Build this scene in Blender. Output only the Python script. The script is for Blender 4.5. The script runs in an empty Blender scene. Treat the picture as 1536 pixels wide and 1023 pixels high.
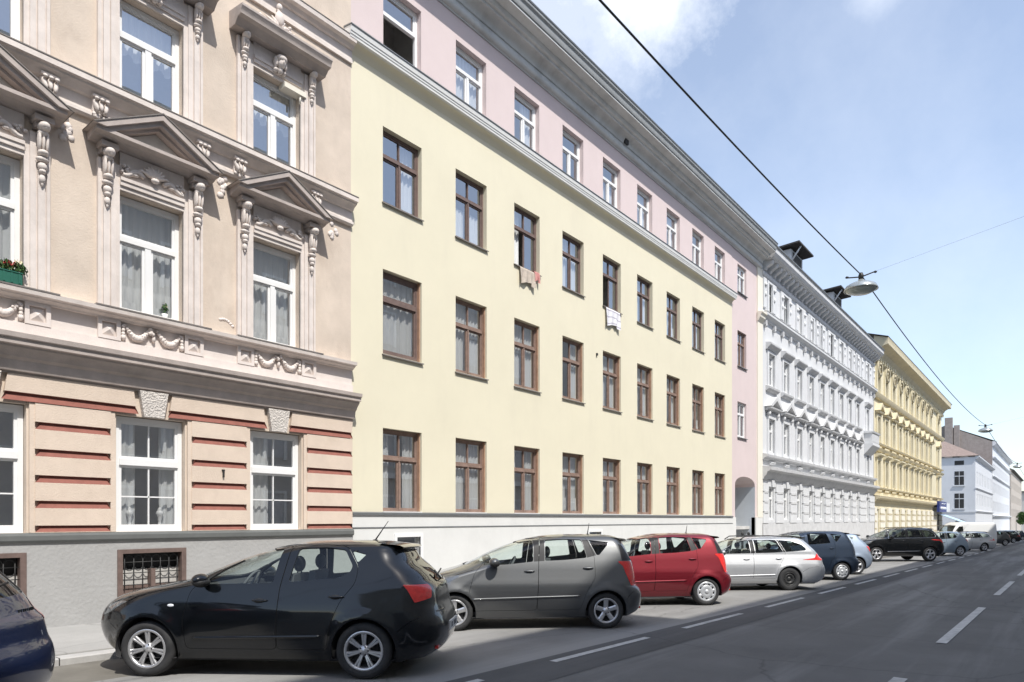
import bpy, bmesh, math, random
import numpy as np
from mathutils import Vector, Matrix, Euler
from mathutils.geometry import delaunay_2d_cdt
random.seed(7)
sc = bpy.context.scene
col = sc.collection
R = math.radians
YF = 12.17            # the facade line of the street, x runs along the street
SL = 0.011            # the street falls gently away from the camera
def zg(x): return -SL * x

# ------------------------------------------------------------------ materials
def mat(name, c, rough=.85, var=.08, scale=2.0, bump=0.0, bdist=.02, bscale=60, metal=0.0, coat=0.0, spec=.4,
        stain=0.0, stain_col=None, streak=1.0, transl=0.0):
    m = bpy.data.materials.new(name); m.use_nodes = True
    nt = m.node_tree; N = nt.nodes; Lk = nt.links
    b = N['Principled BSDF']
    b.inputs['Roughness'].default_value = rough
    b.inputs['Metallic'].default_value = metal
    b.inputs['Coat Weight'].default_value = coat
    b.inputs['Coat Roughness'].default_value = .04
    b.inputs['Specular IOR Level'].default_value = spec
    tc = N.new('ShaderNodeTexCoord')
    c = tuple(c)
    if var > 0:
        n = N.new('ShaderNodeTexNoise'); n.inputs['Scale'].default_value = scale
        n.inputs['Detail'].default_value = 6; n.inputs['Roughness'].default_value = .65
        Lk.new(tc.outputs['Object'], n.inputs['Vector'])
        r = N.new('ShaderNodeValToRGB')
        r.color_ramp.elements[0].position = .3; r.color_ramp.elements[1].position = .7
        r.color_ramp.elements[0].color = tuple(x * (1 - var) for x in c) + (1,)
        r.color_ramp.elements[1].color = tuple(min(1, x * (1 + var)) for x in c) + (1,)
        Lk.new(n.outputs['Fac'], r.inputs['Fac'])
        out = r.outputs['Color']
        if stain > 0:
            mp = N.new('ShaderNodeMapping'); mp.inputs['Scale'].default_value = (1, 1, streak)
            Lk.new(tc.outputs['Object'], mp.inputs['Vector'])
            n2 = N.new('ShaderNodeTexNoise'); n2.inputs['Scale'].default_value = 1.7
            n2.inputs['Detail'].default_value = 9; n2.inputs['Roughness'].default_value = .7
            Lk.new(mp.outputs['Vector'], n2.inputs['Vector'])
            r2 = N.new('ShaderNodeValToRGB')
            r2.color_ramp.elements[0].position = .52; r2.color_ramp.elements[1].position = .72
            r2.color_ramp.elements[0].color = (0, 0, 0, 1); r2.color_ramp.elements[1].color = (stain,) * 3 + (1,)
            Lk.new(n2.outputs['Fac'], r2.inputs['Fac'])
            mx = N.new('ShaderNodeMix'); mx.data_type = 'RGBA'
            Lk.new(r2.outputs['Color'], mx.inputs['Factor'])
            Lk.new(out, mx.inputs['A']); mx.inputs['B'].default_value = tuple(stain_col or [x * .6 for x in c]) + (1,)
            out = mx.outputs['Result']
        Lk.new(out, b.inputs['Base Color'])
    else:
        b.inputs['Base Color'].default_value = c + (1,)
    if bump > 0:
        nb = N.new('ShaderNodeTexNoise'); nb.inputs['Scale'].default_value = bscale; nb.inputs['Detail'].default_value = 4
        Lk.new(tc.outputs['Object'], nb.inputs['Vector'])
        bp = N.new('ShaderNodeBump'); bp.inputs['Strength'].default_value = bump; bp.inputs['Distance'].default_value = bdist
        Lk.new(nb.outputs['Fac'], bp.inputs['Height']); Lk.new(bp.outputs['Normal'], b.inputs['Normal'])
    if transl > 0:
        o = N['Material Output']; t = N.new('ShaderNodeBsdfTransparent'); ms = N.new('ShaderNodeMixShader')
        ms.inputs[0].default_value = transl
        Lk.new(b.outputs[0], ms.inputs[1]); Lk.new(t.outputs[0], ms.inputs[2]); Lk.new(ms.outputs[0], o.inputs['Surface'])
    return m

def glass(name, tint=(.8, .86, .85), ior=1.7, rough=.0, wav=0.0):
    m = bpy.data.materials.new(name); m.use_nodes = True
    nt = m.node_tree; N = nt.nodes; Lk = nt.links
    N.remove(N['Principled BSDF']); o = N['Material Output']
    t = N.new('ShaderNodeBsdfTransparent'); t.inputs[0].default_value = tint + (1,)
    g = N.new('ShaderNodeBsdfGlossy'); g.inputs['Roughness'].default_value = rough
    g.inputs['Color'].default_value = (.95, .97, 1, 1)
    lw = N.new('ShaderNodeLayerWeight'); lw.inputs['Blend'].default_value = .5      # Schlick, the same from either side of the pane
    pw = N.new('ShaderNodeMath'); pw.operation = 'POWER'; pw.inputs[1].default_value = 5; Lk.new(lw.outputs['Facing'], pw.inputs[0])
    r0 = ((ior - 1) / (ior + 1)) ** 2
    f = N.new('ShaderNodeMath'); f.operation = 'MULTIPLY_ADD'; f.inputs[1].default_value = 1 - r0; f.inputs[2].default_value = r0; Lk.new(pw.outputs[0], f.inputs[0])
    if wav:
        tc = N.new('ShaderNodeTexCoord'); nb = N.new('ShaderNodeTexNoise'); nb.inputs['Scale'].default_value = 1.5
        Lk.new(tc.outputs['Object'], nb.inputs['Vector'])
        bp = N.new('ShaderNodeBump'); bp.inputs['Strength'].default_value = wav; bp.inputs['Distance'].default_value = .02
        Lk.new(nb.outputs['Fac'], bp.inputs['Height']); Lk.new(bp.outputs['Normal'], g.inputs['Normal'])
    ms = N.new('ShaderNodeMixShader')
    Lk.new(f.outputs[0], ms.inputs[0]); Lk.new(t.outputs[0], ms.inputs[1]); Lk.new(g.outputs[0], ms.inputs[2])
    Lk.new(ms.outputs[0], o.inputs['Surface'])
    return m

MT = {}
MT['a_wall'] = mat('a_wall', (.63, .535, .445), var=.12, scale=1.2, bump=.25, bscale=45, stain=.45, stain_col=(.44, .345, .275), streak=.45)
MT['a_gf'] = mat('a_gf', (.67, .555, .455), var=.06, scale=3, bump=.35, bscale=50, stain=.25, stain_col=(.5, .38, .30), streak=.5)
MT['a_stone'] = mat('a_stone', (.70, .63, .58), var=.10, scale=4, bump=.15, bscale=60, stain=.35, stain_col=(.36, .30, .27), streak=.35)
MT['a_pale'] = mat('a_pale', (.71, .64, .595), var=.07, scale=2.5, bump=.12, bscale=60, stain=.3, stain_col=(.47, .40, .37), streak=.4)
MT['a_shaded'] = mat('a_shaded', (.46, .40, .365), var=.12, scale=4, bump=.15, bscale=50, stain=.3, stain_col=(.2, .17, .15))  # darker stucco tone with the shade of cornice, pediments and hoods painted in
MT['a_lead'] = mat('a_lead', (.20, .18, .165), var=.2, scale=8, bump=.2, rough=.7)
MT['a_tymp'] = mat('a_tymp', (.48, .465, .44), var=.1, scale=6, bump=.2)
MT['a_red'] = mat('a_red', (.27, .105, .08), var=.15, scale=7, bump=.15)
MT['a_key'] = mat('a_key', (.66, .61, .56), var=.12, scale=9, bump=1.0, bdist=.05, bscale=30)
MT['a_plinth'] = mat('a_plinth', (.375, .37, .36), var=.05, scale=2, bump=.45, bscale=18, stain=.3, stain_col=(.33, .32, .31), streak=.6)
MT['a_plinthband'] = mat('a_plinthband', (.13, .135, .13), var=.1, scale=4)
MT['white_frame'] = mat('white_frame', (.80, .80, .79), rough=.4, var=.03)
MT['brown_frame'] = mat('brown_frame', (.26, .18, .145), rough=.55, var=.25, scale=6)
MT['dark_frame'] = mat('dark_frame', (.17, .12, .105), rough=.5, var=.2, scale=6)
MT['worn_frame'] = mat('worn_frame', (.40, .245, .165), rough=.7, var=.25, scale=5)
MT['curtain'] = mat('curtain', (.78, .78, .76), var=.03, rough=.95, transl=.25)
MT['sheer'] = mat('sheer', (.84, .85, .84), var=.05, rough=.95, transl=.16)
MT['dark_room'] = mat('dark_room', (.55, .54, .52), var=.2, scale=1)
MT['pane'] = glass('pane', (.96, .97, .97), 4.0, wav=.02)
MT['b_yellow'] = mat('b_yellow', (.725, .675, .52), var=.03, scale=.7, bump=.10, bscale=120, stain=.22, stain_col=(.63, .58, .46), streak=.18)
MT['b_pink'] = mat('b_pink', (.66, .555, .54), var=.03, scale=1, bump=.12, bscale=120, stain=.12, stain_col=(.55, .42, .41), streak=.3)
MT['b_cream'] = mat('b_cream', (.78, .74, .64), var=.03, scale=1, bump=.1, bscale=120)
MT['b_white'] = mat('b_white', (.74, .74, .72), var=.04, scale=2, bump=.1, bscale=80, stain=.15, stain_col=(.55, .55, .53), streak=.3)
MT['b_plinth'] = mat('b_plinth', (.68, .68, .66), var=.04, scale=1.5, bump=.15, bscale=60, stain=.2, stain_col=(.5, .5, .48), streak=.5)
MT['b_grey'] = mat('b_grey', (.60, .605, .59), var=.10, scale=1.6, stain=.4, stain_col=(.27, .27, .26), streak=.25)
MT['fascia'] = mat('fascia', (.33, .34, .335), rough=.6, var=.12, scale=3, stain=.3, streak=.3)
MT['zinc'] = mat('zinc', (.20, .21, .215), rough=.5, var=.12, scale=4, metal=.3)
MT['tunnel'] = mat('tunnel', (.50, .54, .58), var=.06, scale=1)
MT['c_white'] = mat('c_white', (.65, .655, .66), var=.04, scale=2, bump=.1, stain=.15, stain_col=(.6, .6, .62), streak=.4)
MT['c_grey'] = mat('c_grey', (.58, .58, .58), var=.1, scale=3, stain=.25, streak=.4)
MT['d_yellow'] = mat('d_yellow', (.70, .635, .46), var=.06, scale=1.5, bump=.1, stain=.2, stain_col=(.6, .47, .26), streak=.4)
MT['d_ochre'] = mat('d_ochre', (.60, .53, .37), var=.1, scale=2)
MT['e_white'] = mat('e_white', (.62, .64, .67), var=.04, scale=.6, stain=.15, streak=.4)
MT['f_brick'] = mat('f_brick', (.30, .265, .245), var=.15, scale=1.5, bump=.2, stain=.4, stain_col=(.42, .39, .36), streak=.6)
MT['g_tan'] = mat('g_tan', (.42, .38, .34), var=.1, scale=.8)
MT['roof'] = mat('roof', (.10, .095, .095), var=.25, scale=3, rough=.8, bump=.3)
MT['roof_tile'] = mat('roof_tile', (.26, .20, .175), var=.2, scale=3, bump=.3)
MT['dormer_dark'] = mat('dormer_dark', (.055, .052, .05), var=.3, scale=4)
MT['iron'] = mat('iron', (.03, .03, .03), rough=.5, var=.1)
MT['cell_brown'] = mat('cell_brown', (.15, .105, .09), var=.2, scale=8, rough=.7)
MT['cable'] = mat('cable', (.02, .025, .03), rough=.5, var=0)
MT['lamp_metal'] = mat('lamp_metal', (.50, .53, .52), rough=.25, var=.08, metal=.6)
MT['lamp_glass'] = mat('lamp_glass', (.42, .46, .42), rough=.15, var=.08, spec=.6)
MT['sign_blue'] = mat('sign_blue', (.03, .05, .22), rough=.35, var=.05)
MT['sign_white'] = mat('sign_white', (.75, .78, .82), rough=.4, var=.03)
MT['awning'] = mat('awning', (.42, .55, .68), var=.05)
MT['leaf'] = mat('leaf', (.045, .10, .025), var=.5, scale=4, rough=.6)
MT['bark'] = mat('bark', (.10, .075, .055), var=.3)
MT['opp'] = mat('opp', (.46, .43, .38), var=.06, scale=.5)
MT['opp2'] = mat('opp2', (.50, .48, .45), var=.06, scale=.5)

# ------------------------------------------------------------------ object helpers
def tag(o, label=None, cat=None, group=None, kind=None):
    if label: o['label'] = label
    if cat: o['category'] = cat
    if group: o['group'] = group
    if kind: o['kind'] = kind
    return o
def empty(name, loc=(0, 0, 0), rz=0):
    o = bpy.data.objects.new(name, None); col.objects.link(o)
    o.location = loc; o.rotation_euler = (0, 0, rz); o.empty_display_size = .2
    return o
def link(name, me, parent=None, loc=None):
    o = bpy.data.objects.new(name, me); col.objects.link(o)
    if parent is not None:
        o.parent = parent
        if parent.name in STATIC: o.matrix_parent_inverse = Matrix.Translation(-parent.location)
    if loc is not None: o.location = loc
    return o
STATIC = set()
def building(name, x, y, label, cat='building', group=None, z=None):
    o = empty(name, (x, y, zg(x) if z is None else z)); STATIC.add(o.name)   # parts keep street coordinates
    return tag(o, label, cat, group)

class MB:
    """collects geometry, then builds ONE mesh"""
    def __init__(s): s.bm = bmesh.new(); s.mi = 0
    def _f(s, vs):
        try:
            f = s.bm.faces.new(vs); f.material_index = s.mi; return f
        except ValueError: return None
    def quad(s, *ps): return s._f([s.bm.verts.new(p) for p in ps])
    def box(s, x0, x1, y0, y1, z0, z1):
        v = [s.bm.verts.new((x, y, z)) for x in (x0, x1) for y in (y0, y1) for z in (z0, z1)]
        for q in ((0, 1, 3, 2), (4, 6, 7, 5), (0, 4, 5, 1), (2, 3, 7, 6), (0, 2, 6, 4), (1, 5, 7, 3)):
            s._f([v[i] for i in q])
        return s
    def pbox(s, x0, x1, p, z0, z1, yf=YF, back=.02):      # box standing p proud of a facade plane
        return s.box(x0, x1, yf - p, yf + back, z0, z1)
    def cor(s, x0, x1, prof, yf=YF):                       # moulding: (projection, z) profile run along x
        a = [s.bm.verts.new((x0, yf - p, z)) for p, z in prof]
        b = [s.bm.verts.new((x1, yf - p, z)) for p, z in prof]
        n = len(prof)
        for i in range(n):
            s._f([a[i], a[(i + 1) % n], b[(i + 1) % n], b[i]])
        s._f(a); s._f(b[::-1]); return s
    def poly(s, pts, y0, y1):                              # (x, z) outline given thickness from y0 to y1
        a = [s.bm.verts.new((x, y0, z)) for x, z in pts]
        b = [s.bm.verts.new((x, y1, z)) for x, z in pts]
        n = len(pts)
        for i in range(n): s._f([a[i], a[(i + 1) % n], b[(i + 1) % n], b[i]])
        s._f(a[::-1]); s._f(b); return s
    def blob(s, c, r, rot=None, sub=2):
        M = Matrix.Translation(c) @ (rot.to_matrix().to_4x4() if rot else Matrix()) @ Matrix.Diagonal((*r, 1))
        g = bmesh.ops.create_icosphere(s.bm, subdivisions=sub, radius=1, matrix=M)
        fs = {f for v in g['verts'] for f in v.link_faces}
        for f in fs: f.material_index = s.mi; f.smooth = True
        return s
    def tube(s, pts, r, n=8, caps=True):
        pts = [Vector(p) for p in pts]; rings = []
        rr = r if isinstance(r, (list, tuple)) else [r] * len(pts)
        for i, p in enumerate(pts):
            t = (pts[min(i + 1, len(pts) - 1)] - pts[max(i - 1, 0)]).normalized()
            u = t.orthogonal().normalized() if i == 0 else (u - t * u.dot(t)).normalized()
            w = t.cross(u)
            rings.append([s.bm.verts.new(p + (u * math.cos(a) + w * math.sin(a)) * rr[i]) for a in [2 * math.pi * k / n for k in range(n)]])
        for A, B in zip(rings, rings[1:]):
            for k in range(n):
                f = s._f([A[k], A[(k + 1) % n], B[(k + 1) % n], B[k]])
                if f: f.smooth = True
        if caps: s._f(rings[0][::-1]); s._f(rings[-1])
        return s
    def lathe(s, prof, c=(0, 0, 0), axis='Z', n=24, smooth=True, cap=False):
        rings = []
        for r, h in prof:
            ring = []
            for k in range(n):
                a = 2 * math.pi * k / n
                if axis == 'Z': p = (c[0] + r * math.cos(a), c[1] + r * math.sin(a), c[2] + h)
                else: p = (c[0] + r * math.cos(a), c[1] + h, c[2] + r * math.sin(a))
                ring.append(s.bm.verts.new(p))
            rings.append(ring)
        for A, B in zip(rings, rings[1:]):
            for k in range(n):
                f = s._f([A[k], A[(k + 1) % n], B[(k + 1) % n], B[k]])
                if f: f.smooth = smooth
        if cap: s._f(rings[0]); s._f(rings[-1])
        return s
    def mesh(s, name, mats, recalc=True, smooth=None):
        if recalc: bmesh.ops.recalc_face_normals(s.bm, faces=s.bm.faces)
        if smooth:
            for f in s.bm.faces: f.smooth = True
        me = bpy.data.meshes.new(name); s.bm.to_mesh(me); s.bm.free()
        for m in (mats if isinstance(mats, (list, tuple)) else [mats]): me.materials.append(MT[m] if isinstance(m, str) else m)
        if smooth and smooth is not True: me.set_sharp_from_angle(angle=R(smooth))
        return me
    def build(s, name, mats, parent=None, recalc=True, smooth=None):
        return link(name, s.mesh(name, mats, recalc, smooth), parent)

def wall_mesh(name, x0, x1, z0, z1, holes, y, depth, mats, parent, zsplit=()):
    """front wall in the plane y with rectangular openings (x0,x1,z0,z1) and reveals of the given depth"""
    xs = sorted({x0, x1, *[h[0] for h in holes], *[h[1] for h in holes]})
    zs = sorted({z0, z1, *[h[2] for h in holes], *[h[3] for h in holes], *zsplit})
    m = MB(); V = {}
    def v(i, k):
        if (i, k) not in V: V[(i, k)] = m.bm.verts.new((xs[i], y, zs[k]))
        return V[(i, k)]
    for i in range(len(xs) - 1):
        cx = (xs[i] + xs[i + 1]) / 2
        hh = [h for h in holes if h[0] < cx < h[1]]
        for k in range(len(zs) - 1):
            cz = (zs[k] + zs[k + 1]) / 2
            if any(h[2] < cz < h[3] for h in hh): continue
            m._f([v(i, k), v(i + 1, k), v(i + 1, k + 1), v(i, k + 1)])
    for a, b, c, d in holes:
        m.quad((a, y, c), (a, y, d), (a, y + depth, d), (a, y + depth, c))
        m.quad((b, y, c), (b, y + depth, c), (b, y + depth, d), (b, y, d))
        m.quad((a, y, d), (b, y, d), (b, y + depth, d), (a, y + depth, d))
        m.quad((a, y, c), (a, y + depth, c), (b, y + depth, c), (b, y, c))
    return m.build(name, mats, parent, recalc=False)

# ------------------------------------------------------------------ windows
WM = {}
def window_meshes(key, w, h, ft=.07, tz=None, tt=.09, mull=.08, upper=0.0, bars=(), frame='white_frame', curt=None, depth=.07, openp=None):
    """frame, pane and curtain meshes; origin at the middle of the sill, front face of the frame at y=0"""
    k = (key, curt)
    if k in WM: return WM[k]
    if ('f', key) not in WM:
        m = MB(); f2 = w / 2
        m.box(-f2, -f2 + ft, 0, depth, 0, h); m.box(f2 - ft, f2, 0, depth, 0, h)
        m.box(-f2 + ft, f2 - ft, .002, depth, 0, ft); m.box(-f2 + ft, f2 - ft, .002, depth, h - ft, h)
        lo = h
        if tz:
            m.box(-f2 + ft, f2 - ft, -.018, depth, tz, tz + tt)
            lo = tz
            if upper: m.box(-upper / 2, upper / 2, .004, depth - .01, tz + tt, h - ft)
        if mull: m.box(-mull / 2, mull / 2, -.010, depth - .004, ft, lo)
        s = .042                                               # casement sashes, set back a little
        def sash(a, b, c, d):
            m.box(a, a + s, .016, depth - .012, c, d); m.box(b - s, b, .016, depth - .012, c, d)
            m.box(a + s, b - s, .018, depth - .012, c, c + s); m.box(a + s, b - s, .018, depth - .012, d - s, d)
        if openp == 'half': sash(.0, f2 - ft, ft, lo)
        elif openp: pass
        elif mull:
            sash(-f2 + ft, -mull / 2, ft, lo); sash(mull / 2, f2 - ft, ft, lo)
        else: sash(-f2 + ft, f2 - ft, ft, lo)
        if tz: sash(-f2 + ft, f2 - ft, tz + tt, h - ft)
        for a, b, c, d in bars: m.box(a, b, .02, depth - .02, c, d)
        WM[('f', key)] = m.mesh('window_frame', frame)
        p = MB()
        for a, b, c, d in ([(-f2 + ft, f2 - ft, ft, h - ft)] if not openp else {'low': [(-f2 + ft, f2 - ft, lo, h - ft)], 'half': [(-f2 + ft, f2 - ft, lo, h - ft), (.02, f2 - ft, ft, lo)]}[openp]):
            p.quad((a, .04, c), (b, .04, c), (b, .04, d), (a, .04, d))
        WM[('p', key)] = p.mesh('window_pane', 'pane', recalc=False)
    cm = None
    if curt:
        c = MB(); f2 = w / 2 - ft
        def drape(xa, xb, z0, z1, y=.16, amp=.025, wl=.13, flare=0.0, scal=0.0):
            n = max(8, int((xb - xa) / .016)); ph = random.random() * 6
            top, bot = [], []
            for i in range(n + 1):
                t = i / n; x = xa + (xb - xa) * t
                yy = y + amp * math.sin(x / wl * 6.283 + ph) + .4 * amp * math.sin(x / wl * 17 + ph * 2)
                zz = z0 + scal * abs(math.sin(x / .26 * 3.1416))
                top.append(c.bm.verts.new((x, y + (yy - y) * .6, z1)))
                bot.append(c.bm.verts.new((x + flare * t, yy, zz)))
            for i in range(n):
                f = c._f([bot[i], bot[i + 1], top[i + 1], top[i]])
                if f: f.smooth = True
        mt = 'sheer'
        if curt == 'full': drape(-f2, f2, .04, h - .05)
        elif curt == 'sides':
            drape(-f2, -f2 * .35, .04, h - .05); drape(f2 * .45, f2, .04, h - .05)
        elif curt == 'left': drape(-f2, -f2 * .05, .04, h - .05)
        elif curt == 'right': drape(f2 * .1, f2, .04, h - .05)
        elif curt == 'half': drape(-f2, f2, .04, h * .52)
        elif curt == 'upper': drape(-f2, f2, h * .55, h - .04, scal=-.10)
        elif curt == 'lace':
            drape(-f2, f2, .05, h - .05, y=.20); drape(-f2, f2, .28, .52, y=.13, scal=-.16, amp=.012); drape(-f2, f2, .04, .26, y=.12, amp=.012, scal=.1)
        elif curt == 'blind':
            c.box(-f2, f2, .1, .115, h * .45, h - .04); mt = 'curtain'
        elif curt == 'white':
            drape(-f2, f2, .04, h - .05, amp=.035, wl=.2); mt = 'curtain'
        cm = c.mesh('window_curtain', mt, recalc=False)
    WM[k] = (WM[('f', key)], WM[('p', key)], cm)
    return WM[k]
def put_window(parent, x, y, z, key, curt=None, name='window', rz=0, **kw):
    fm, pm, cm = window_meshes(key, curt=curt, **kw)
    o = link(name, fm, parent, (x, y, z)); o.rotation_euler.z = rz
    link('pane', pm, o)
    if cm: link('curtain', cm, o)
    return o
# ================================================================== the setting
def sheet(name, x0, x1, y0, y1, dz, m, drift=0.0, nx=60, ny=2, cf=0.0):
    b = MB(); g = {}
    for i in range(nx + 1):
        x = x0 + (x1 - x0) * (i / nx) ** 1.6
        for k in range(ny + 1):
            g[i, k] = b.bm.verts.new((x, y0 + (y1 - y0) * k / ny + drift * x, zg(x) + dz - cf * (y1 - y0) * k / ny))
    for i in range(nx):
        for k in range(ny): b._f([g[i, k], g[i + 1, k], g[i + 1, k + 1], g[i, k + 1]])
    return b.build(name, m, recalc=False)
CF = .010                                                       # the parking lane falls to the gutter
DR = -.0125                                                     # the carriageway runs very slightly askew to the house fronts
def asphalt(name, c, c2, patch, scale=1.0):
    m = bpy.data.materials.new(name); m.use_nodes = True
    nt = m.node_tree; N = nt.nodes; Lk = nt.links; b = N['Principled BSDF']; b.inputs['Roughness'].default_value = .9
    b.inputs['Specular IOR Level'].default_value = .25
    tc = N.new('ShaderNodeTexCoord')
    def noise(sc_, det, vec, rough=.6):
        n = N.new('ShaderNodeTexNoise'); n.inputs['Scale'].default_value = sc_; n.inputs['Detail'].default_value = det; n.inputs['Roughness'].default_value = rough
        Lk.new(vec, n.inputs['Vector']); return n.outputs['Fac']
    def ramp(fac, p0, p1, c0, c1):
        r = N.new('ShaderNodeValToRGB'); r.color_ramp.elements[0].position = p0; r.color_ramp.elements[1].position = p1
        r.color_ramp.elements[0].color = (*c0, 1); r.color_ramp.elements[1].color = (*c1, 1); Lk.new(fac, r.inputs['Fac']); return r.outputs['Color']
    def mixc(fac, a, bb, mode='MIX'):
        x = N.new('ShaderNodeMix'); x.data_type = 'RGBA'; x.blend_type = mode
        if isinstance(fac, float): x.inputs['Factor'].default_value = fac
        else: Lk.new(fac, x.inputs['Factor'])
        Lk.new(a, x.inputs['A']); Lk.new(bb, x.inputs['B']); return x.outputs['Result']
    grain = ramp(noise(140, 3, tc.outputs['Object']), .3, .75, [x * .7 for x in c], [x * 1.3 for x in c])
    worn = ramp(noise(.5 * scale, 8, tc.outputs['Object'], .7), .35, .7, [x * .82 for x in c], c2)
    colr = mixc(.55, grain, worn)
    mp = N.new('ShaderNodeMapping'); mp.inputs['Scale'].default_value = (.06, .9, 1); Lk.new(tc.outputs['Object'], mp.inputs['Vector'])
    tracks = ramp(noise(1.2, 5, mp.outputs['Vector']), .47, .64, (0, 0, 0), (.6,) * 3)      # long worn streaks along the lanes
    pc = N.new('ShaderNodeRGB'); pc.outputs[0].default_value = (*patch, 1)
    colr = mixc(tracks, colr, pc.outputs[0])
    vor = N.new('ShaderNodeTexVoronoi'); vor.feature = 'DISTANCE_TO_EDGE'; vor.inputs['Scale'].default_value = .35
    ns = N.new('ShaderNodeTexNoise'); ns.inputs['Scale'].default_value = 2.5; ns.inputs['Detail'].default_value = 5
    Lk.new(tc.outputs['Object'], ns.inputs['Vector'])
    va = N.new('ShaderNodeMix'); va.data_type = 'VECTOR'; va.inputs['Factor'].default_value = .25
    Lk.new(tc.outputs['Object'], va.inputs['A']); Lk.new(ns.outputs['Color'], va.inputs['B']); Lk.new(va.outputs['Result'], vor.inputs['Vector'])
    cr = ramp(vor.outputs['Distance'], .0, .006, (.5,) * 3, (0, 0, 0))                        # hairline cracks
    dk = N.new('ShaderNodeRGB'); dk.outputs[0].default_value = (*[x * .45 for x in c], 1)
    colr = mixc(cr, colr, dk.outputs[0])
    Lk.new(colr, b.inputs['Base Color'])
    bp = N.new('ShaderNodeBump'); bp.inputs['Strength'].default_value = .35; bp.inputs['Distance'].default_value = .01
    Lk.new(noise(170, 2, tc.outputs['Object']), bp.inputs['Height']); Lk.new(bp.outputs['Normal'], b.inputs['Normal'])
    return m
MT['road'] = asphalt('road', (.140, .139, .137), (.195, .194, .19), (.27, .27, .267))
MT['parking'] = asphalt('parking', (.245, .24, .23), (.29, .285, .275), (.34, .335, .325), 2)
MT['paving'] = asphalt('paving', (.37, .362, .345), (.43, .42, .40), (.33, .325, .31), 2)
MT['kerbstone'] = mat('kerbstone', (.42, .41, .395), var=.12, scale=6, bump=.2)
MT['paint'] = mat('paint', (.50, .50, .49), var=.2, scale=9, stain=.75, stain_col=(.22, .22, .22))
MT['earth'] = mat('earth', (.16, .15, .13), var=.2)
tag(sheet('ground', -80, 1500, -260, 500, -.03, 'earth'), kind='structure')
tag(sheet('road', -60, 700, -4.2, 5.22, 0, 'road', DR, 120, 6), kind='structure')
tag(sheet('parking_lane', -60, 700, 5.22, 9.42, .0, 'parking', DR, 120, 3, CF), kind='structure')
tag(sheet('opposite_lane', -60, 700, -7.2, -4.2, .002, 'parking', DR, 60, 2), kind='structure')
def kerb(name, y0, y1, h, m):
    b = MB(); n = 60; pr = [(y0, -.15), (y0, h - .015), (y0 + .015, h), (y1, h), (y1, -.05)]
    rows = []
    for i in range(n + 1):
        x = -60 + 760 * (i / n) ** 1.6
        rows.append([b.bm.verts.new((x, y + DR * x, zg(x) + z)) for y, z in pr])
    for A, B in zip(rows, rows[1:]):
        for k in range(len(pr) - 1): b._f([A[k], A[k + 1], B[k + 1], B[k]])
    return tag(b.build(name, m), kind='structure')
kerb('kerb', 9.42, 9.62, .06, 'kerbstone')
b = MB()
for i in range(60):
    x = -6 + 1.0 * i; b.box(x, x + .012, 9.418 + DR * x, 9.622 + DR * x, zg(x) - .05, zg(x) + .0615)
tag(b.build('kerb_joints', 'iron'), kind='structure')
b = MB()
for i in range(70):
    x = -6 + 1.25 * i
    for k, (ya, yb) in enumerate(((9.63, 10.72), (10.74, 11.72))): xx = x + .5 * k; b.quad((xx, ya, zg(xx) + .0815), (xx + .012, ya, zg(xx) + .0815), (xx + .012, yb, zg(xx) + .0895), (xx, yb, zg(xx) + .0895))
tag(b.build('paving_joints', 'a_plinth'), kind='structure')
b = MB()                                                        # pavement slabs of three rows with dark joints between
n = 60
for (ya, yb) in ((9.625, 10.72), (10.74, 11.72), (11.74, 16.5)):
    rows = []
    for i in range(n + 1):
        x = -60 + 760 * (i / n) ** 1.6
        rows.append([b.bm.verts.new((x, y + (DR * x if y < 13 else 0), zg(x) + z)) for y, z in ((ya, -.04), (ya, .078), (yb, .086), (yb, -.04))])
    for A, B in zip(rows, rows[1:]):
        for k in range(3): b._f([A[k], A[k + 1], B[k + 1], B[k]])
tag(b.build('pavement', 'paving'), kind='structure')
tag(sheet('opposite_pavement', -60, 700, -9.6, -7.2, .09, 'paving', DR, 60, 2), kind='structure')
MT['road_edge'] = asphalt('road_edge', (.10, .10, .10), (.125, .125, .125), (.15, .15, .15))
tag(sheet('road_edge_strip', -60, 700, 4.42, 5.24, .004, 'road_edge', DR, 120, 1), kind='structure')
# painted markings: dashes along the edge of the parking lane and along the middle of the road
b = MB()
def dash(xa, xb, y, w, dz=.009):
    b.quad((xa, y + DR * xa - w / 2, zg(xa) + dz), (xb, y + DR * xb - w / 2, zg(xb) + dz), (xb, y + DR * xb + w / 2, zg(xb) + dz), (xa, y + DR * xa + w / 2, zg(xa) + dz))
for xa, xb in ((-1.6, .9), (2.0, 5.62), (6.95, 9.4), (10.65, 13.2), (14.6, 17.15), (18.5, 21), (22.3, 24.9), (26.2, 28.8), (30.1, 32.7), (34, 36.6), (38, 40.5), (42, 44.5), (46, 48.5), (50, 52.5), (54, 56.5), (58, 61), (63, 66)):
    dash(xa, xb, 5.0, .11)
for i in range(-3, 30):
    xa = 11.8 + 9.45 * i
    dash(xa, xa + 5.9 if i >= 0 else xa + 6.4, 1.5, .14)
tag(b.build('road_markings', 'paint', recalc=False), kind='structure')

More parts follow.
